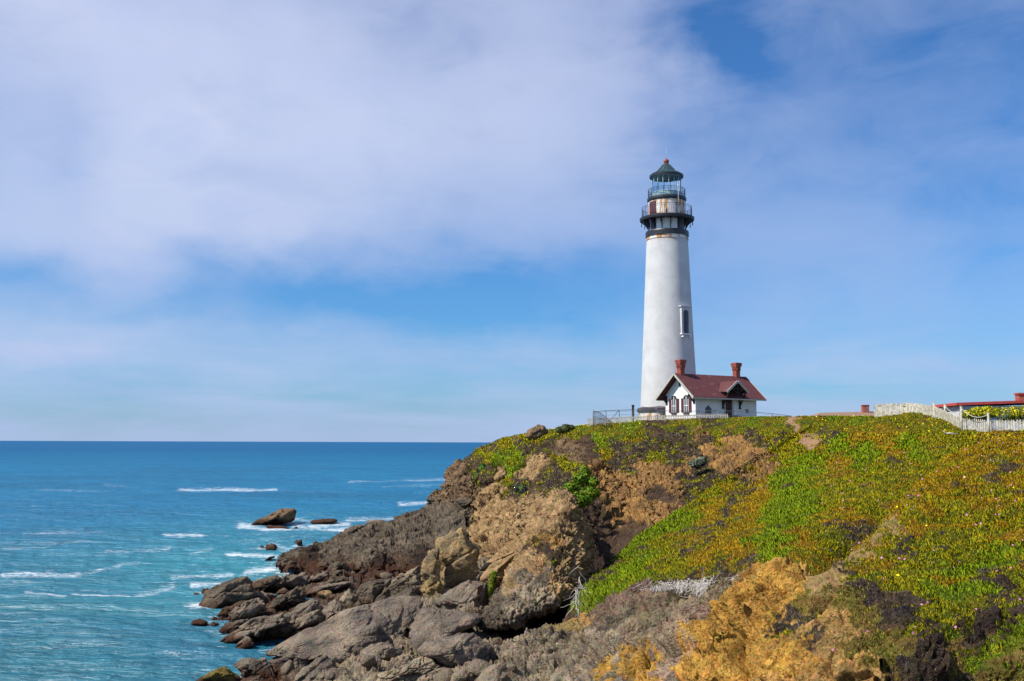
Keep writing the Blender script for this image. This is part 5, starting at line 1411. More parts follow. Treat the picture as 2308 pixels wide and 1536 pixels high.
for k in range(14):
    a = math.radians(-90 + 2 + k * 360 / 14)
    ca, sa = math.cos(a), math.sin(a)
    mb = MB(); tw = .075
    pts = []
    for q in range(9):
        t = q / 8; pts.append((2.52 + .95 * (t ** 1.9), zb1 + (zd0 - zb1) * t))
    poly = [(2.44, zb1)] + pts + [(3.56, zd0), (2.44, zd0)]
    inner = [(2.75, zd0 - .14), (3.25, zd0 - .14)]
    for side in (-1,):
        v3 = [(r * ca - tw * -sa * .5, r * sa - tw * ca * .5, z) for r, z in poly]
        v3b = [(-tw * sa, tw * ca, 0)]
        mb.prism(v3, (0, 0, 0), (-tw * sa, tw * ca, 0))
    mb.lathe([(0.001, 0)], 3) if False else None
    c = (3.42 * ca, 3.42 * sa)
    mb.tube([(c[0], c[1], zd0 + .02), (c[0], c[1], zd0 - .45)], .05, 6)
    mb.tube([(c[0], c[1], zd0 - .42), (c[0], c[1], zd0 - .56), (c[0], c[1], zd0 - .72)], .10, 6, .015)
    mb.build('bracket', M['iron'], LH)


def railing(name, R, z0, h, nposts, mat, off=0.0, bal=4):
    mb = MB()
    for k in range(nposts):
        a = math.radians(-90 + off + 360 / nposts * k)
        mb.tube([(R * math.cos(a), R * math.sin(a), z0), (R * math.cos(a), R * math.sin(a), z0 + h)], .035, 5)
        for q in range(1, bal + 1):
            b = a + math.radians(360 / nposts) * q / (bal + 1)
            mb.tube([(R * math.cos(b), R * math.sin(b), z0 + .08), (R * math.cos(b), R * math.sin(b), z0 + h - .22)], .012, 4, cap=False)
    for hh, rr in ((h, .032), (h - .22, .018), (.08, .018)):
        ring_pts = [(R * math.cos(math.radians(t * 7.5)), R * math.sin(math.radians(t * 7.5)), z0 + hh) for t in range(49)]
        mb.tube(ring_pts, rr, 5, cap=False)
    return mb.build(name, mat, LH)


railing('gallery_railing', 3.36, zd1, zl(470) - zd1, 14, M['iron'], 12.0)
zu0, zu1 = zl(456.5), zl(449)
mb = MB(); mb.lathe([(2.48, zd1 - .05), (2.48, zu0)], 96); mb.build('watch_room', M['rusty'], LH)
mb = MB(); a0, a1 = math.radians(-90 - 73), math.radians(-90 - 43)
mb.lathe([(2.42, zd1), (2.54, zd1), (2.54, zu0 - .18), (2.42, zu0 - .18)], 10, a0, a1); mb.build('door', M['maroon'], LH)
mb = MB(); a0, a1 = math.radians(-90 - 12), math.radians(-90 - 8.5)
mb.lathe([(2.46, zd1 + .1), (2.52, zd1 + .1), (2.52, zd1 + .8), (2.46, zd1 + .8)], 2, a0, a1); mb.build('vent', M['black'], LH)
mb = MB(); mb.lathe([(2.3, zu0), (2.55, zu0), (2.64, zu0 + .18), (2.64, zu1), (1.7, zu1)], 96); mb.build('upper_deck', M['black'], LH)
railing('upper_railing', 2.50, zu1, zl(429) - zu1, 16, M['iron'], 5.0)
# white standing pipe on the gallery
mb = MB(); a = math.radians(-90 + 26)
mb.tube([(2.58 * math.cos(a), 2.58 * math.sin(a), zd1 + 1.0), (2.72 * math.cos(a), 2.72 * math.sin(a), zu0), (2.66 * math.cos(a), 2.66 * math.sin(a), zu1 + 1.5)], .045, 6); mb.build('standpipe', M['grey_metal'], LH)
# lantern
RG = 1.95; ze = zl(401)
mb = MB(); mb.lathe([(RG + .03, zu1), (RG + .03, zu1 + .75)], 16); mb.build('lantern_wall', M['teal'], LH)
mb = MB(); mb.lathe([(RG, zu1 + .75), (RG, ze)], 16, math.radians(-90), math.radians(270), smooth=False)
mb.build('lantern_glass', M['glass'], LH)
mb = MB()
for k in range(16):
    a = math.radians(-90 + 22.5 * k)
    mb.tube([((RG + .02) * math.cos(a), (RG + .02) * math.sin(a), zu1 + .7), ((RG + .02) * math.cos(a), (RG + .02) * math.sin(a), ze)], .036, 5)
for z in (zu1 + .77, ze - .03):
    mb.tube([((RG + .02) * math.cos(math.radians(-90 + 22.5 * k)), (RG + .02) * math.sin(math.radians(-90 + 22.5 * k)), z) for k in range(17)], .05, 5, cap=False)
mb.build('glazing_bars', M['teal'], LH)
mb = MB(); mb.lathe([(1.88, ze - .02), (1.3, ze - .35), (.5, ze - .55), (.02, ze - .6)], 32); mb.build('lantern_lining', M['ceiling'], LH)
mb = MB(); mb.lathe([(1.95, ze), (2.28, ze - .04), (2.30, ze + .26), (2.2, ze + .34)], 32); mb.build('roof_rim', M['black'], LH)
za = zl(371)
mb = MB(); mb.lathe([(2.24, ze + .32), (1.3, ze + .82), (.55, za - .14), (.30, za)], 16, smooth=False)
for k in range(16):
    a = math.radians(-90 + 22.5 * k)
    mb.tube([(r * math.cos(a), r * math.sin(a), z + .015) for r, z in ((2.24, ze + .32), (1.3, ze + .82), (.55, za - .14), (.30, za))], .03, 4, cap=False)
mb.build('roof', M['copper'], LH)
zb = zl(364)
mb = MB(); pr = [(.30, za - .05), (.34, za + .03), (.34, za + .16), (.22, za + .2)]
for q in range(11):
    t = -1.2 + 2.77 * q / 10
    pr.append((max(.02, .37 * math.cos(t)), zb + .36 * math.sin(t)))
mb.lathe(pr, 24); mb.build('ventilator_ball', M['ball'], LH)
mb = MB(); mb.tube([(0, 0, zb + .3), (0, 0, zl(336))], .028, 5, .012); mb.build('lightning_rod', M['grey_metal'], LH)


def tower_window(phi, y_bot, y_top, w):
    a = math.radians(-90 + phi)
    ca, sa = math.cos(a), math.sin(a)
    z0, z1 = zl(y_bot), zl(y_top)
    zm = (z0 + z1) / 2
    def T(u, r, z): return (r * ca - u * sa, r * sa + u * ca, z)
    def bx(mb, u0, u1, r0, r1, za_, zb_):
        v = [T(u, r, z) for z in (za_, zb_) for u, r in ((u0, r0), (u1, r0), (u1, r1), (u0, r1))]
        mb.add(v, [(3, 2, 1, 0), (4, 5, 6, 7), (0, 1, 5, 4), (1, 2, 6, 5), (2, 3, 7, 6), (3, 0, 4, 7)])
    r = tower_r(z0) + .08; rt = tower_r(z1) - .3
    mb = MB()
    bx(mb, -w / 2 - .30, -w / 2, rt, r + .03, z0, z1); bx(mb, w / 2, w / 2 + .30, rt, r + .03, z0, z1)
    bx(mb, -w / 2 - .30, w / 2 + .30, rt, r + .03, z1 + .004, z1 + .38)
    bx(mb, -w / 2 - .48, w / 2 + .48, rt, r + .13, z1 + .384, z1 + .52)
    # arched head
    for q in range(8):
        t0, t1 = math.pi * q / 8, math.pi * (q + 1) / 8
        pts = [(w / 2 * math.cos(t0), z1 - .45 + .45 * math.sin(t0)), (w / 2 * math.cos(t1), z1 - .45 + .45 * math.sin(t1))]
        v = [T(pts[0][0], r + .01, pts[0][1]), T(pts[1][0], r + .01, pts[1][1]), T(pts[1][0], r + .01, z1), T(pts[0][0], r + .01, z1)]
        mb.add(v, [(0, 1, 2, 3)])
    fr = mb.build('window', M['tower'], LH)
    mb = MB(); bx(mb, -w / 2 - .42, w / 2 + .42, rt, r + .16, z0 - .16, z0 - .004)
    for s in (-1, 1): bx(mb, s * (w / 2 + .15) - .1, s * (w / 2 + .15) + .1, rt, r + .2, z0 - .5, z0 - .204)
    mb.build('sill', M['white'], fr)
    mb = MB(); bx(mb, -w / 2, w / 2, rt, tower_r(z0) + .02, z0, z1); mb.build('pane', M['shadowglass'], fr)
    mb = MB(); rr = tower_r(z0) + .06
    bx(mb, -.03, .03, rr - .1, rr, z0, z1 - .1)
    for q in (1, 2, 3): bx(mb, -w / 2, w / 2, rr - .1, rr - .01, z0 + (z1 - z0) * q / 4 - .025, z0 + (z1 - z0) * q / 4 + .025)
    bx(mb, -w / 2, -w / 2 + .12, rr - .1, rr + .01, z0, z1)
    mb.build('sash', M['maroon'], fr)


tower_window(34, 757, 705, .95)

# ------------------------------------------------------------------ fog signal house
hb = at(1568, 945, 125.5)
HS = empty('house', tuple(hb), math.radians(31))
tag(HS, 'small white house with maroon roof and two brick chimneys by the lighthouse', 'house')
Lh, Wh, hw = 10.2, 5.7, 3.12
apz = 5.55
mb = MB()
mb.add([(0, 0, -1.6), (Lh, 0, -1.6), (Lh, Wh, -1.6), (0, Wh, -1.6), (0, 0, hw), (Lh, 0, hw), (Lh, Wh, hw), (0, Wh, hw), (0, Wh / 2, apz), (Lh, Wh / 2, apz)],
       [(0, 1, 5, 4), (2, 3, 7, 6), (1, 2, 6, 9, 5), (3, 0, 4, 8, 7)])
wall = mb.build('wall', M['white'], HS)
mb = MB(); mb.box(-.03, Lh + .03, -.03, Wh + .03, -1.6, .16); mb.build('base_course', M['concrete'], HS)
slope = (apz - hw) / (Wh / 2)
ov, oe = .95, .75
th = .14
mb = MB()
for s in (0, 1):
    ye = -oe if s == 0 else Wh + oe
    ze_ = hw - oe * slope + .06
    yr = Wh / 2
    zr = apz + .06
    v = [(-ov, ye, ze_), (Lh + ov, ye, ze_), (Lh + ov, yr, zr), (-ov, yr, zr)]
    mb.add(v + [(a, b, c + th) for a, b, c in v], [(3, 2, 1, 0), (4, 5, 6, 7), (0, 1, 5, 4), (1, 2, 6, 5), (2, 3, 7, 6), (3, 0, 4, 7)])
roof = mb.build('roof', M['roof'], HS)
mb = MB()
for x in (-ov - .05, Lh + ov + .05):
    for ye in (-oe - .02, Wh + oe + .02):
        ze_ = hw - oe * slope
        mb.beam((x, ye, ze_ + .1), (x, Wh / 2, apz + .1), .09, .22)
for ye in (-oe - .05, Wh + oe + .05): mb.beam((-ov, ye, hw - oe * slope + .06), (Lh + ov, ye, hw - oe * slope + .06), .08, .18)
mb.build('barge_board', M['trim'], roof)


def chimney(x, y):
    mb = MB(); zb_, w = apz - .45, .34
    mb.box(x - w, x + w, y - w, y + w, zb_, apz + 1.25)
    for k, (e, z0, z1) in enumerate(((.05, 1.254, 1.40), (.11, 1.404, 1.52), (.15, 1.524, 1.74), (.19, 1.744, 1.87), (.13, 1.874, 1.96))):
        mb.box(x - w - e, x + w + e, y - w - e, y + w + e, apz + z0, apz + z1)
    for q in range(-1, 2):
        for s in (-1, 1):
            mb.box(x + q * .26 - .06, x + q * .26 + .06, y + s * (w + .06) - .07, y + s * (w + .06) + .07, apz + .95, apz + 1.25)
            mb.box(x + s * (w + .06) - .07, x + s * (w + .06) + .07, y + q * .26 - .06, y + q * .26 + .06, apz + .95, apz + 1.25)
    c = mb.build('chimney', M['brick'], roof)


chimney(.25, Wh / 2 + .1); chimney(9.65, Wh / 2 + .1)
# porch
pc, pw, pj, pz, pe = 5.85, 1.75, 1.25, 4.72, 3.42
mb = MB()
yb = (pz - hw) / slope
for s in (-1, 1):
    ybe = max(0.0, (pe - hw) / slope)
    v = [(pc, -pj, pz), (pc + s * pw, -pj, pe), (pc + s * pw, ybe, pe), (pc, yb, pz)]
    mb.add(v + [(a, b, c + .13) for a, b, c in v], [(0, 1, 2, 3), (7, 6, 5, 4), (0, 4, 5, 1), (1, 5, 6, 2), (2, 6, 7, 3), (3, 7, 4, 0)])
pr_ = mb.build('porch_roof', M['roof'], HS)
mb = MB()
for s in (-1, 1):
    mb.beam((pc + s * .04, -pj - .05, pz + .03), (pc + s * (pw + .1), -pj - .05, pe - .08), .09, .26)
mb.build('barge_board', M['trim'], pr_)
mb = MB()
mb.beam((pc - 1.05, -pj + .05, 3.85), (pc + 1.05, -pj + .05, 3.85), .13); mb.beam((pc, -pj + .05, 3.2), (pc, -pj + .05, pz - .05), .13)
for s in (-1, 1): mb.beam((pc + s * .1, -pj + .05, 3.3), (pc + s * .9, -pj + .05, 3.8), .10)
mb.build('gable_truss', M['bracket'], pr_)
for s in (-1, 1):
    x = pc + s * 1.42
    mb = MB(); mb.box(x - .09, x + .09, -.16, .0, 1.55, 3.35); mb.beam((x, -.1, 1.75), (x, -pj + .1, 3.3), .15); mb.beam((x, -.05, 3.38), (x, -pj, 3.38), .15)
    mb.beam((x, -.12, 2.7), (x, -.6, 3.3), .09); mb.box(x - .12, x + .12, -.2, .0, 1.35, 1.55)
    mb.build('porch_bracket', M['bracket'], HS)
# door and steps
dx = 5.42
mb = MB(); mb.box(dx - .78, dx - .52, -.06, .02, .1, 2.75); mb.box(dx + .52, dx + .78, -.06, .02, .1, 2.75); mb.box(dx - .78, dx + .78, -.065, .02, 2.752, 3.08); fr = mb.build('door_frame', M['trim'], HS)
mb = MB(); mb.box(dx - .52, dx + .52, -.035, .03, .16, 2.3)
for q in range(10):
    t0, t1 = math.pi * q / 10, math.pi * (q + 1) / 10
    mb.add([(dx + .52 * math.cos(t0), -.035, 2.3 + .5 * math.sin(t0)), (dx + .52 * math.cos(t1), -.035, 2.3 + .5 * math.sin(t1)), (dx, -.035, 2.3)], [(0, 1, 2)])
dr = mb.build('door', M['door'], HS)
mb = MB(); mb.box(dx - .4, dx - .05, -.055, -.036, .4, 1.2); mb.box(dx + .05, dx + .4, -.055, -.036, .4, 1.2); mb.box(dx - .4, dx - .05, -.055, -.036, 1.4, 2.2); mb.box(dx + .05, dx + .4, -.055, -.036, 1.4, 2.2); mb.build('door_panel', M['maroon'], dr)
mb = MB()
for q in range(4): mb.box(dx - .75, dx + .75, -.4 - .3 * q, -.08 - .3 * q if q else -.04, -1.5, .12 - .17 * q - .003 * q)
mb.build('steps', M['concrete'], HS)
for s in (-1, 1):
    x = dx + s * 1.1
    mb = MB(); mb.prism([(x - .32, -.05, -1.5), (x - .32, -1.15, -1.5), (x - .32, -1.15, .15), (x - .32, -.85, .52), (x - .32, -.05, .58)], (0, 0, 0), (.64, 0, 0)); mb.build('step_cheek', M['concrete'], HS)
# little ogee window and vent on the front
x0 = 2.05
mb = MB(); og = [(-.5, .75), (.5, .75), (.5, 1.3), (.44, 1.42), (.26, 1.52), (0, 1.78), (-.26, 1.52), (-.44, 1.42), (-.5, 1.3)]
mb.prism([(x0 + a, -.03, z) for a, z in og], (0, 0, 0), (0, .06, 0)); w_ = mb.build('window', M['shadowglass'], HS)
mb = MB(); mb.box(x0 - .58, x0 + .58, -.1, .0, .62, .747); mb.build('sill', M['trim'], w_)
mb = MB(); mb.box(x0 - .02, x0 + .02, -.045, -.031, .76, 1.7); mb.box(x0 - .48, x0 + .48, -.046, -.032, 1.24, 1.28); mb.build('sash', M['bracket'], w_)
mb = MB(); mb.box(8.3, 8.8, -.03, .03, .92, 1.36); mb.build('vent', M['shadowglass'], HS)
# gable windows with shutters
for yc in (1.65, 4.0):
    mb = MB(); w2, z0, z1 = .42, .88, 2.5
    mb.box(-.035, .03, yc - w2, yc + w2, z0, z1)
    for q in range(10):
        t0, t1 = math.pi * q / 10, math.pi * (q + 1) / 10
        mb.add([(-.035, yc + w2 * math.cos(t0), z1 + .42 * math.sin(t0)), (-.035, yc + w2 * math.cos(t1), z1 + .42 * math.sin(t1)), (-.035, yc, z1)], [(0, 1, 2)])
    w_ = mb.build('window', M['shadowglass'], HS)
    mb = MB(); mb.box(-.075, -.037, yc - .05, yc + .05, z0, z1 + .35); mb.box(-.07, -.038, yc - w2, yc + w2, z0 + .8, z0 + .88); mb.box(-.08, -.036, yc - w2, yc - w2 + .09, z0, z1); mb.box(-.08, -.036, yc + w2 - .09, yc + w2, z0, z1)
    mb.build('sash', M['white'], w_)
    mb = MB(); mb.box(-.16, .0, yc - w2 - .1, yc + w2 + .1, z0 - .2, z0 - .003); mb.build('sill', M['maroon'], w_)
    mb = MB()
    for q in range(10):
        t0, t1 = math.pi * q / 10, math.pi * (q + 1) / 10
        mb.beam((-.05, yc + (w2 + .05) * math.cos(t0), z1 + .46 * math.sin(t0)), (-.05, yc + (w2 + .05) * math.cos(t1), z1 + .46 * math.sin(t1)), .10, .10, up=(1, 0, 0))
    mb.build('arch_trim', M['bracket'], w_)
    for s in (-1, 1):
        mb = MB(); yy = yc + s * (w2 + .28)
        mb.box(-.08, .0, yy - .25, yy + .25, z0, z1 + .12)
        for q in range(9): mb.box(-.10, -.081, yy - .19, yy + .19, z0 + .1 + q * .18, z0 + .2 + q * .18)
        mb.build('shutter', M['maroon'], w_)
for yy in (.25, Wh - .25):
    s = -1 if yy < 1 else 1
    mb = MB(); mb.box(-.12, .0, yy - .1, yy + .1, 1.9, 3.05); mb.beam((-.05, yy, 2.1), (-ov + .05, yy, 2.95), .14); mb.beam((0, yy, 2.98), (-ov, yy, 2.98), .13); mb.build('eave_bracket', M['bracket'], HS)
mb = MB(); mb.box(-.12, -.0, Wh / 2 - .09, Wh / 2 + .09, 4.1, 5.1); mb.beam((-.06, Wh / 2, 4.95), (-ov, Wh / 2, 5.25), .12); mb.build('apex_bracket', M['bracket'], HS)

# ------------------------------------------------------------------ fences
def polyline(pts, step):
    """pts: world points. returns evenly spaced points"""
    pts = np.array(pts, float)
    d = np.concatenate([[0], np.cumsum(np.linalg.norm(np.diff(pts[:, :2], axis=0), axis=1))])
    s = np.arange(0, d[-1], step)
    return np.stack([np.interp(s, d, pts[:, k]) for k in range(3)], 1)


def picket_fence(name, label, px_pts, step, hgt, w, mat, hfun=None, wfun=None, seed=1, post_every=12, gap=0.0, group=None):
    W = polyline([at(*p) for p in px_pts], step)
    c = W.mean(0); c[2] = W[:, 2].min()
    root = empty(name, tuple(c))
    tag(root, label, 'fence', group)
    rg = np.random.RandomState(seed)
    mb = MB(); rails = [[], []]
    for i, p in enumerate(W):
        t = i / max(1, len(W) - 1)
        h = (hfun(t) if hfun else hgt) * rg.uniform(.95, 1.05)
        q = p - c
        d = (W[min(i + 1, len(W) - 1)] - W[max(i - 1, 0)])[:2]; d /= np.linalg.norm(d)
        lean = rg.normal() * .02
        n2 = np.array([d[1], -d[0]])
        hw_ = (wfun(t) if wfun else w) / 2
        a = np.array([q[0], q[1]])
        def pt(u, v, z): 
            e = a + d * (u + lean * z) + n2 * v
            return (e[0], e[1], q[2] + z)
        z0 = -.45
        prof_ = [(-hw_, z0), (hw_, z0), (hw_, h - w * .6), (0, h), (-hw_, h - w * .6)]
        f3 = [pt(u, .012, z) for u, z in prof_]; b3 = [pt(u, -.012, z) for u, z in prof_]
        mb.add(f3 + b3, [(0, 1, 2, 3, 4), (9, 8, 7, 6, 5)] + [(k, (k + 1) % 5, 5 + (k + 1) % 5, 5 + k) for k in range(5)])
        rails[0].append(pt(0, -.05, h * .25)); rails[1].append(pt(0, -.05, h * .78))
    mb.build('picket_panel', mat, root)
    for r in rails:
        m2 = MB()
        for k in range(0, len(r) - 1, 4):
            m2.beam(r[k], r[min(k + 4, len(r) - 1)], .05, .09)
        m2.build('rail', mat, root)
    return root, W


picket_fence('picket_fence', 'low weathered picket fence along the cliff edge below the lighthouse', [(1325, 960, 124), (1345, 959, 123), (1400, 956, 120), (1440, 954, 118.5), (1505, 951, 116.5), (1572, 949, 115), (1640, 948, 113)], .205, .82, .095, M['wood'], hfun=lambda t: .95 - .22 * t)

rf_pts = [(1972, 940, 99.5), (2000, 937, 99), (2040, 936, 98), (2074, 939, 95.5), (2110, 947, 90.5), (2150, 962, 83.5), (2172, 969, 80.5), (2230, 974, 78), (2312, 975, 76.5), (2420, 977, 75)]
picket_fence('picket_fence', 'long whitewashed picket fence curving over the grassy rise at right', rf_pts, .20, 1.0, .10, M['whitewood'], hfun=lambda t: 1.18 - .25 * sstep(.3, .7, t), seed=4, wfun=lambda t: .17 - .07 * sstep(.18, .34, t))

# rope and posts walkway edge behind the white fence
root = empty('rope_barrier', tuple(at(2170, 969, 80)))
tag(root, 'pale posts strung with sagging rope beside the whitewashed fence', 'rope barrier')
ro = np.array(root.location)
rp = [(2106, 946, 909, 91), (2131, 954, 911, 87), (2168, 969, 917, 80.0), (2229, 974, 931, 77.7)]
tops = []
for (x, y0, y1, Y) in rp:
    a, b = at(x, y0, Y) - ro, at(x, y1, Y) - ro
    b[:2] = a[:2]
    mb = MB(); mb.tube([a - np.array([0, 0, .4]), b], .085, 8); mb.tube([b, b + np.array([0, 0, .05])], .10, 8); mb.build('post', M['whitewood'], root); tops.append(b)
for a, b in zip(tops[:-1], tops[1:]):
    pts = [a + (b - a) * t - np.array([0, 0, .12 + .55 * 4 * t * (1 - t) * .8]) for t in np.linspace(0, 1, 11)]
    mb = MB(); mb.tube(pts, .028, 5); mb.build('rope', M['rope'], root)

# pipe rail fence in front of the lighthouse
root = empty('rail_fence', tuple(at(1450, 950, 120)))
tag(root, 'thin metal rail fence with posts in front of lighthouse and house', 'fence')
ro = np.array(root.location)
fp = [(1337, 962, 929, 119.5), (1366, 960, 926, 120), (1396, 957, 925, 120.5), (1427, 955, 924, 121), (1482, 953, 926, 121), (1541, 951, 927, 120.5), (1580, 949, 927, 120), (1618, 948, 926, 119.5), (1659, 947, 927, 119), (1700, 945, 929, 117.5), (1741, 944, 933, 115), (1784, 941, 938, 111)]
tops = []
for k, (x, y0, y1, Y) in enumerate(fp):
    a, b = at(x, y0, Y) - ro, at(x, y1, Y) - ro
    b[:2] = a[:2]
    mb = MB(); mb.tube([a - np.array([0, 0, .4]), b], .045, 6); mb.build('post', M['pipe'], root); tops.append(b)
mb = MB()
for a, b in zip(tops[:-1], tops[1:]): mb.tube([a, b], .034, 5)
mb.build('top_rail', M['pipe'], root)
mb = MB()
for h in (.15, .55, .95):
    for a, b in zip(tops[:-1], tops[1:]): mb.tube([a - np.array([0, 0, h]), b - np.array([0, 0, h])], .010, 4, cap=False)
mb.build('wire', M['pipe'], root)
mb = MB(); mb.tube([tops[1] - np.array([0, 0, 1.6]), tops[2]], .03, 5); mb.build('brace', M['pipe'], root)
# dark thick post and the loose slat panel at the seaward end
a, b = at(1427, 958, 121.6), at(1427, 914, 121.6); b[:2] = a[:2]
mb = MB(); mb.box(-.13, .13, -.13, .13, -.5, b[2] - a[2]); mb.box(-.15, .15, -.15, .15, b[2] - a[2] - .12, b[2] - a[2] + .05)
o = mb.build('timber_post', M['post']); o.location = a; tag(o, 'thick dark timber post standing left of the lighthouse base', 'post')
lat = [(1337, 956, 119, 1.55), (1343, 957, 118.6, 1.5), (1350, 957, 118.8, 1.3), (1358, 957, 119, .95), (1368, 957, 119.4, .55), (1380, 957, 120, .3)]
W = polyline([at(x, y, Y) for x, y, Y, h in lat], .16); c = W[0].copy(); hs = np.interp(np.arange(len(W)), np.linspace(0, len(W) - 1, 6), [l[3] for l in lat])
mb = MB(); prev = None
for p, h in zip(W, hs):
    q = p - c; top = (q[0], q[1], q[2] + h); mb.tube([(q[0], q[1], q[2] - .3), top], .026, 4)
    if prev is not None:
        mb.tube([prev, top], .028, 4)
        mb.tube([(prev[0], prev[1], prev[2] * .5), (top[0], top[1], top[2] * .5)], .02, 4)
    prev = top
o = mb.build('slat_screen', M['lattice']); o.location = c; tag(o, 'dark drooping slat screen at the seaward end of the rail fence', 'fence panel')

# ------------------------------------------------------------------ other buildings behind the rise
p0 = at(1843, 935, 165)
bh = empty('house', tuple(p0))
tag(bh, 'low house with tan shingle roof and brick chimney beyond the rise', 'house')
wr = float(at(1985, 938, 165)[0] - p0[0]) + 2.5
zt_ = float(at(1900, 926.5, 165)[2] - p0[2])
mb = MB(); mb.add([(-.4, -1, -.4), (wr, -1, -.4), (wr - .2, 4, zt_ + .1), (1.6, 4, zt_ - .2), (wr, 9, -.4), (-.4, 9, -.4)], [(0, 1, 2, 3), (3, 2, 4, 5), (0, 3, 5)]); rf_ = mb.build('roof', M['tanroof'], bh)
mb = MB(); mb.box(0, wr, -.3, 8.3, -3, -.45); mb.build('wall', M['greywall'], bh)
cx = float(at(1965, 920, 165)[0] - p0[0]); zc_ = float(at(1965, 911.5, 165)[2] - p0[2])
mb = MB(); mb.box(cx - .48, cx + .48, 2.6, 3.6, -.2, zc_ - .12); mb.box(cx - .55, cx + .55, 2.53, 3.67, zc_ - .118, zc_); mb.build('chimney', M['brick'], rf_)

p0 = at(2163, 930, 100)
bh = empty('house', tuple(p0), math.radians(-4))
tag(bh, 'pale grey building with red roof edge behind the whitewashed fence', 'house')
zt_ = float(at(2163, 910, 100)[2] - p0[2])
mb = MB(); mb.box(0, 14, 0, 8, -2.0, zt_ - .22)
mb.build('wall', M['greywall'], bh)
mb = MB(); mb.add([(-.45, -.6, zt_ - .2), (14.5, -.6, zt_ + .35), (14.5, 8.6, zt_ + .35), (-.45, 8.6, zt_ - .2), (-.45, -.6, zt_ + .06), (14.5, -.6, zt_ + .61), (14.5, 8.6, zt_ + .61), (-.45, 8.6, zt_ + .06)], [(3, 2, 1, 0), (4, 5, 6, 7), (0, 1, 5, 4), (1, 2, 6, 5), (2, 3, 7, 6), (3, 0, 4, 7)])
rf_ = mb.build('roof', M['redtrim'], bh)
mb = MB(); mb.box(6.1, 7.0, 1.0, 1.9, zt_ - .1, zt_ + .95); mb.box(6.0, 7.1, .9, 2.0, zt_ + .952, zt_ + 1.1); mb.build('chimney', M['brick'], rf_)
mb = MB()
for k in range(3): mb.box(.6 + k * 2.2, 2.4 + k * 2.2, -.04, .0, zt_ - .8, zt_ - .76)
mb.build('wall_trim', M['trim'], bh)


# ------------------------------------------------------------------ shrubs
def shrub(name, label, blobs, n, leaf, pal, seed=0, cat='shrub', group=None, flower=None, droop=0.0):
    """blobs: (px, py, Y, rx, ry, rz) in metres"""
    rg = np.random.RandomState(seed)
    cs = [at(b[0], b[1], b[2]) for b in blobs]
    root_p = np.mean(cs, 0); root_p[2] = min(c[2] - b[5] for c, b in zip(cs, blobs))
    root_p[1] += .4
    ro = empty(name, tuple(root_p)); tag(ro, label, cat, group)
    Vv, Cc, Nn = [], [], []
    vol = np.array([b[3] * b[4] * b[5] for b in blobs]) ** .67; vol /= vol.sum()
    for c, b, f in zip(cs, blobs, vol):
        m = int(n * f)
        d = rg.normal(size=(m, 3)); d /= np.linalg.norm(d, axis=1)[:, None]
        r = rg.uniform(.35, 1.0, m) ** .5 * (1 + .38 * fbm(d * 1.0, 2.2, 3, off=seed))
        p = d * r[:, None] * np.array(b[3:6]) + c
        nn = d * .7 + rg.normal(size=(m, 3)) * .5 + np.array([0, 0, .35]); nn /= np.linalg.norm(nn, axis=1)[:, None]
        e1 = np.cross(nn, rg.normal(size=(m, 3))); e1 /= np.linalg.norm(e1, axis=1)[:, None]; e2 = np.cross(nn, e1)
        e2[:, 2] -= droop
        L = leaf * rg.uniform(.6, 1.4, m)[:, None]
        Vv.append(np.stack([p - e2 * L, p + e1 * L * .5, p + e2 * L, p - e1 * L * .5], 1).reshape(-1, 3))
        pc_ = np.array(pal)[(((fbm(p, 1.6, 3, off=seed) * 2 + .5).clip(0, .99) * len(pal) + rg.rand(m) * 1.3) % len(pal)).astype(int)] * rg.uniform(.7, 1.25, (m, 1))
        if flower is not None:
            fl = (rg.rand(m) < flower[1]) & (d[:, 2] > -.2)
            pc_[fl] = np.array(flower[0]) * rg.uniform(.8, 1.1, (fl.sum(), 1))
        Cc.append(np.repeat(pc_, 4, 0)); Nn.append(np.repeat(nn * .5 + d * .7, 4, 0))
    V = np.concatenate(Vv) - root_p; N_ = np.concatenate(Nn); N_ /= np.linalg.norm(N_, axis=1)[:, None]
    np_mesh('foliage', V, np.arange(len(V)).reshape(-1, 4), M['leaf'], col=np.concatenate(Cc), parent=ro, normals=N_)
    mb = MB()
    for c, b in zip(cs, blobs):
        q = c - root_p
        for k in range(3):
            e = q + rg.normal(size=3) * np.array(b[3:6]) * .35
            mb.tube([(q[0] * .3, q[1] * .3, -.15), tuple(e * .55 + rg.normal(size=3) * .08), tuple(e)], .05, 5, .012)
    mb.build('stem', M['stem'], ro)
    return ro


GRN = [(.075, .16, .010), (.12, .21, .014), (.18, .24, .016), (.04, .095, .010)]
YGR = [(.22, .235, .012), (.16, .21, .012), (.28, .25, .014), (.08, .13, .010)]
shrub('bush', 'bright green leafy bush hanging on the cliff above the dark gully', [(1300, 1128, 79, 1.15, .9, .62), (1330, 1112, 81, .8, .7, .55), (1288, 1100, 82, .7, .6, .5), (1312, 1080, 84, .85, .7, .6), (1318, 1062, 86, .5, .5, .45), (1276, 1118, 80, .5, .5, .5), (1338, 1088, 83, .45, .5, .4)], 5200, .125, GRN + YGR[:2], 3)
shrub('bush', 'dark green drooping bush on the seaward shoulder of the headland', [(1083, 1082, 130, 1.0, .9, 1.15), (1090, 1060, 131, .5, .5, .8), (1076, 1098, 129, .6, .6, .7)], 3200, .15, [(.05, .14, .02), (.08, .18, .02), (.10, .19, .015), (.035, .09, .02)], 4, droop=.6)
shrub('bush', 'small grey green bush at the gully head beside the green slope', [(1570, 1045, 92, .7, .6, .4), (1582, 1038, 92, .5, .5, .35)], 1300, .13, [(.14, .17, .11), (.19, .21, .14), (.09, .11, .07)], 5)
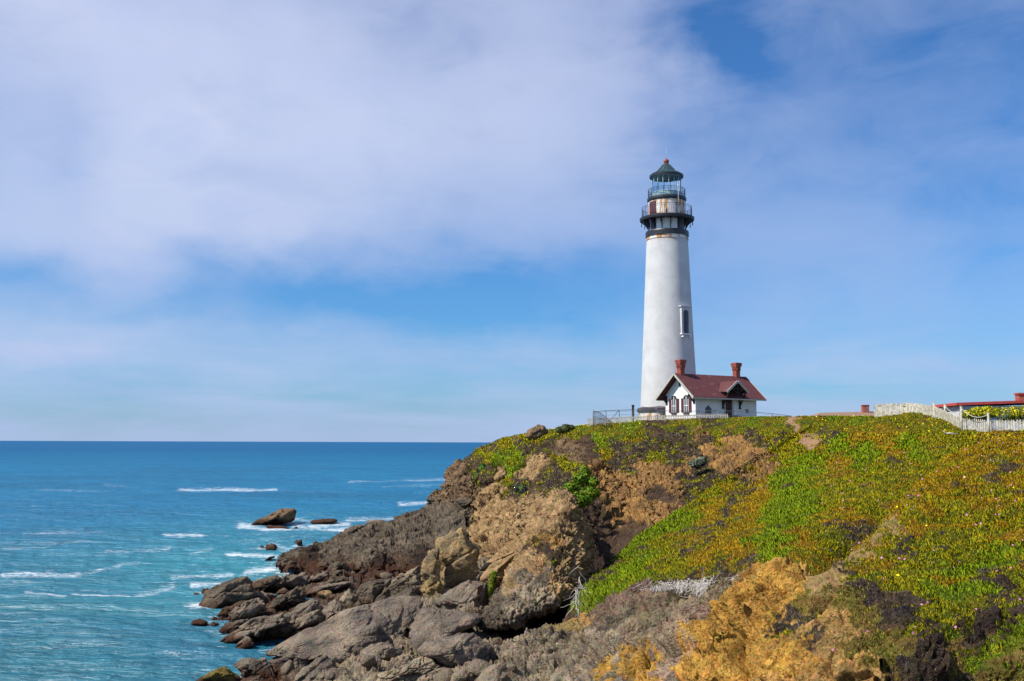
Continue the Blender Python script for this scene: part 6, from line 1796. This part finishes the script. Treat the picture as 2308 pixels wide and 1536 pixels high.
shrub('bush', 'small dark bush clinging to the middle of the tan cliff', [(1178, 1108, 106, .45, .5, .8), (1166, 1100, 107, .4, .4, .5)], 1100, .13, [(.05, .09, .03), (.08, .06, .07), (.10, .12, .04)], 6)
for k, (lab, bl, fl) in enumerate((
        ('yellow flowering shrub just right of the rope barrier post', [(2190, 936, 85, 1.0, .9, .45), (2215, 934, 85, 1.1, .9, .5)], .30),
        ('yellow flowering shrub with the densest bloom below the red roof', [(2228, 928, 87, 1.1, .9, .45), (2205, 926, 88, .8, .8, .3)], .38),
        ('yellow flowering shrub at the right edge behind the white fence', [(2272, 934, 84, 1.2, 1.0, .62), (2305, 932, 84, 1.2, 1.0, .62), (2340, 932, 84, 1.2, 1, .6)], .28))):
    shrub('flowering_shrub', lab, bl, 2600, .085, YGR, 20 + k, group='yellow flowering shrubs behind the fence', flower=((.80, .66, .02), fl))
for k, (x, y, Y, lab) in enumerate(((1262, 967, 124, 'grey green tussock on the skyline right of the perched boulder'), (1276, 962, 125, 'taller dark tussock on the skyline left of the low picket fence'))):
    shrub('tussock', lab, [(x, y + 2, Y, .6, .5, .42), (x + 10, y + 2, Y, .5, .5, .36)], 900, .13, [(.10, .14, .03), (.14, .13, .06), (.08, .10, .03)], 40 + k, cat='tussock')

for k, (lab, bl) in enumerate((('bright grass tuft in the crack above the buttress edge', [(1178, 1262, 60, .35, .4, .45), (1166, 1276, 59.5, .3, .3, .4), (1192, 1246, 61, .25, .3, .3)]),
                               ('narrow grass tuft hanging between wedge shaped boulder and buttress', [(1112, 1302, 52.5, .22, .3, .35), (1107, 1326, 52, .18, .25, .45)]),
                               ('sparse grass tuft on the upper edge of the buttress', [(1222, 1186, 57.5, .25, .3, .3), (1214, 1200, 57, .25, .3, .25)]))):
    shrub('grass_tuft', lab, bl, 1100, .06, [(.14, .18, .01), (.10, .15, .012), (.18, .18, .012), (.06, .09, .01)], 60 + k, cat='grass tuft')

# ------------------------------------------------------------------ bleached roots on the rim of the near bank
def roots(label, spots, n, seed, Lr, spread):
    rg = np.random.RandomState(seed)
    c = at(*spots[len(spots) // 2]); mb = MB()
    for k in range(n):
        i = rg.randint(len(spots) - 1); t = rg.rand()
        s = np.array(spots[i]) * (1 - t) + np.array(spots[i + 1]) * t
        p = at(s[0] + rg.normal() * spread, s[1] + rg.normal() * 7, s[2] - .45 - rg.rand() * .5) - c
        L = Lr * rg.uniform(.4, 1.25)
        d = np.array([rg.normal() * .7, -.3 + rg.normal() * .3, -1.0 + rg.normal() * .45]); d /= np.linalg.norm(d)
        pts = [p]; m = 5
        for q in range(m):
            d = d + rg.normal(size=3) * .38 + np.array([0, -.03, -.12]); d /= np.linalg.norm(d)
            pts.append(pts[-1] + d * L / m)
        mb.tube(pts, rg.uniform(.007, .016), 4, .004, cap=False)
    o = mb.build('root_tangle', M['root']); o.location = c
    tag(o, label, 'dead roots')


roots('wide tangle of bleached white roots hanging over the ochre bank', [(1455, 1338, 39.0), (1500, 1325, 38.4), (1545, 1322, 37.6), (1590, 1318, 36.6), (1625, 1318, 35.4)], 900, 5, .85, 7)
roots('smaller knot of bleached roots at the right above the ochre face', [(1645, 1330, 34.6), (1672, 1305, 33.9), (1700, 1325, 32.6)], 330, 6, .6, 9)
roots('thin pale roots hanging down beside the foot of the green slope', [(1306, 1290, 47.0), (1302, 1330, 45.6), (1296, 1370, 44.5)], 26, 8, .9, 2)
mb = MB(); c = at(2150, 981, 75); mb.tube([(-.55, 0, .12), (-.1, .05, .14), (.5, .1, .02)], .06, 6, .03); mb.tube([(-.5, 0, .1), (-.75, .1, .3)], .04, 5, .02)
o = mb.build('driftwood_log', M['root']); o.location = c; tag(o, 'short bleached log lying in the ice plant before the white fence', 'log')
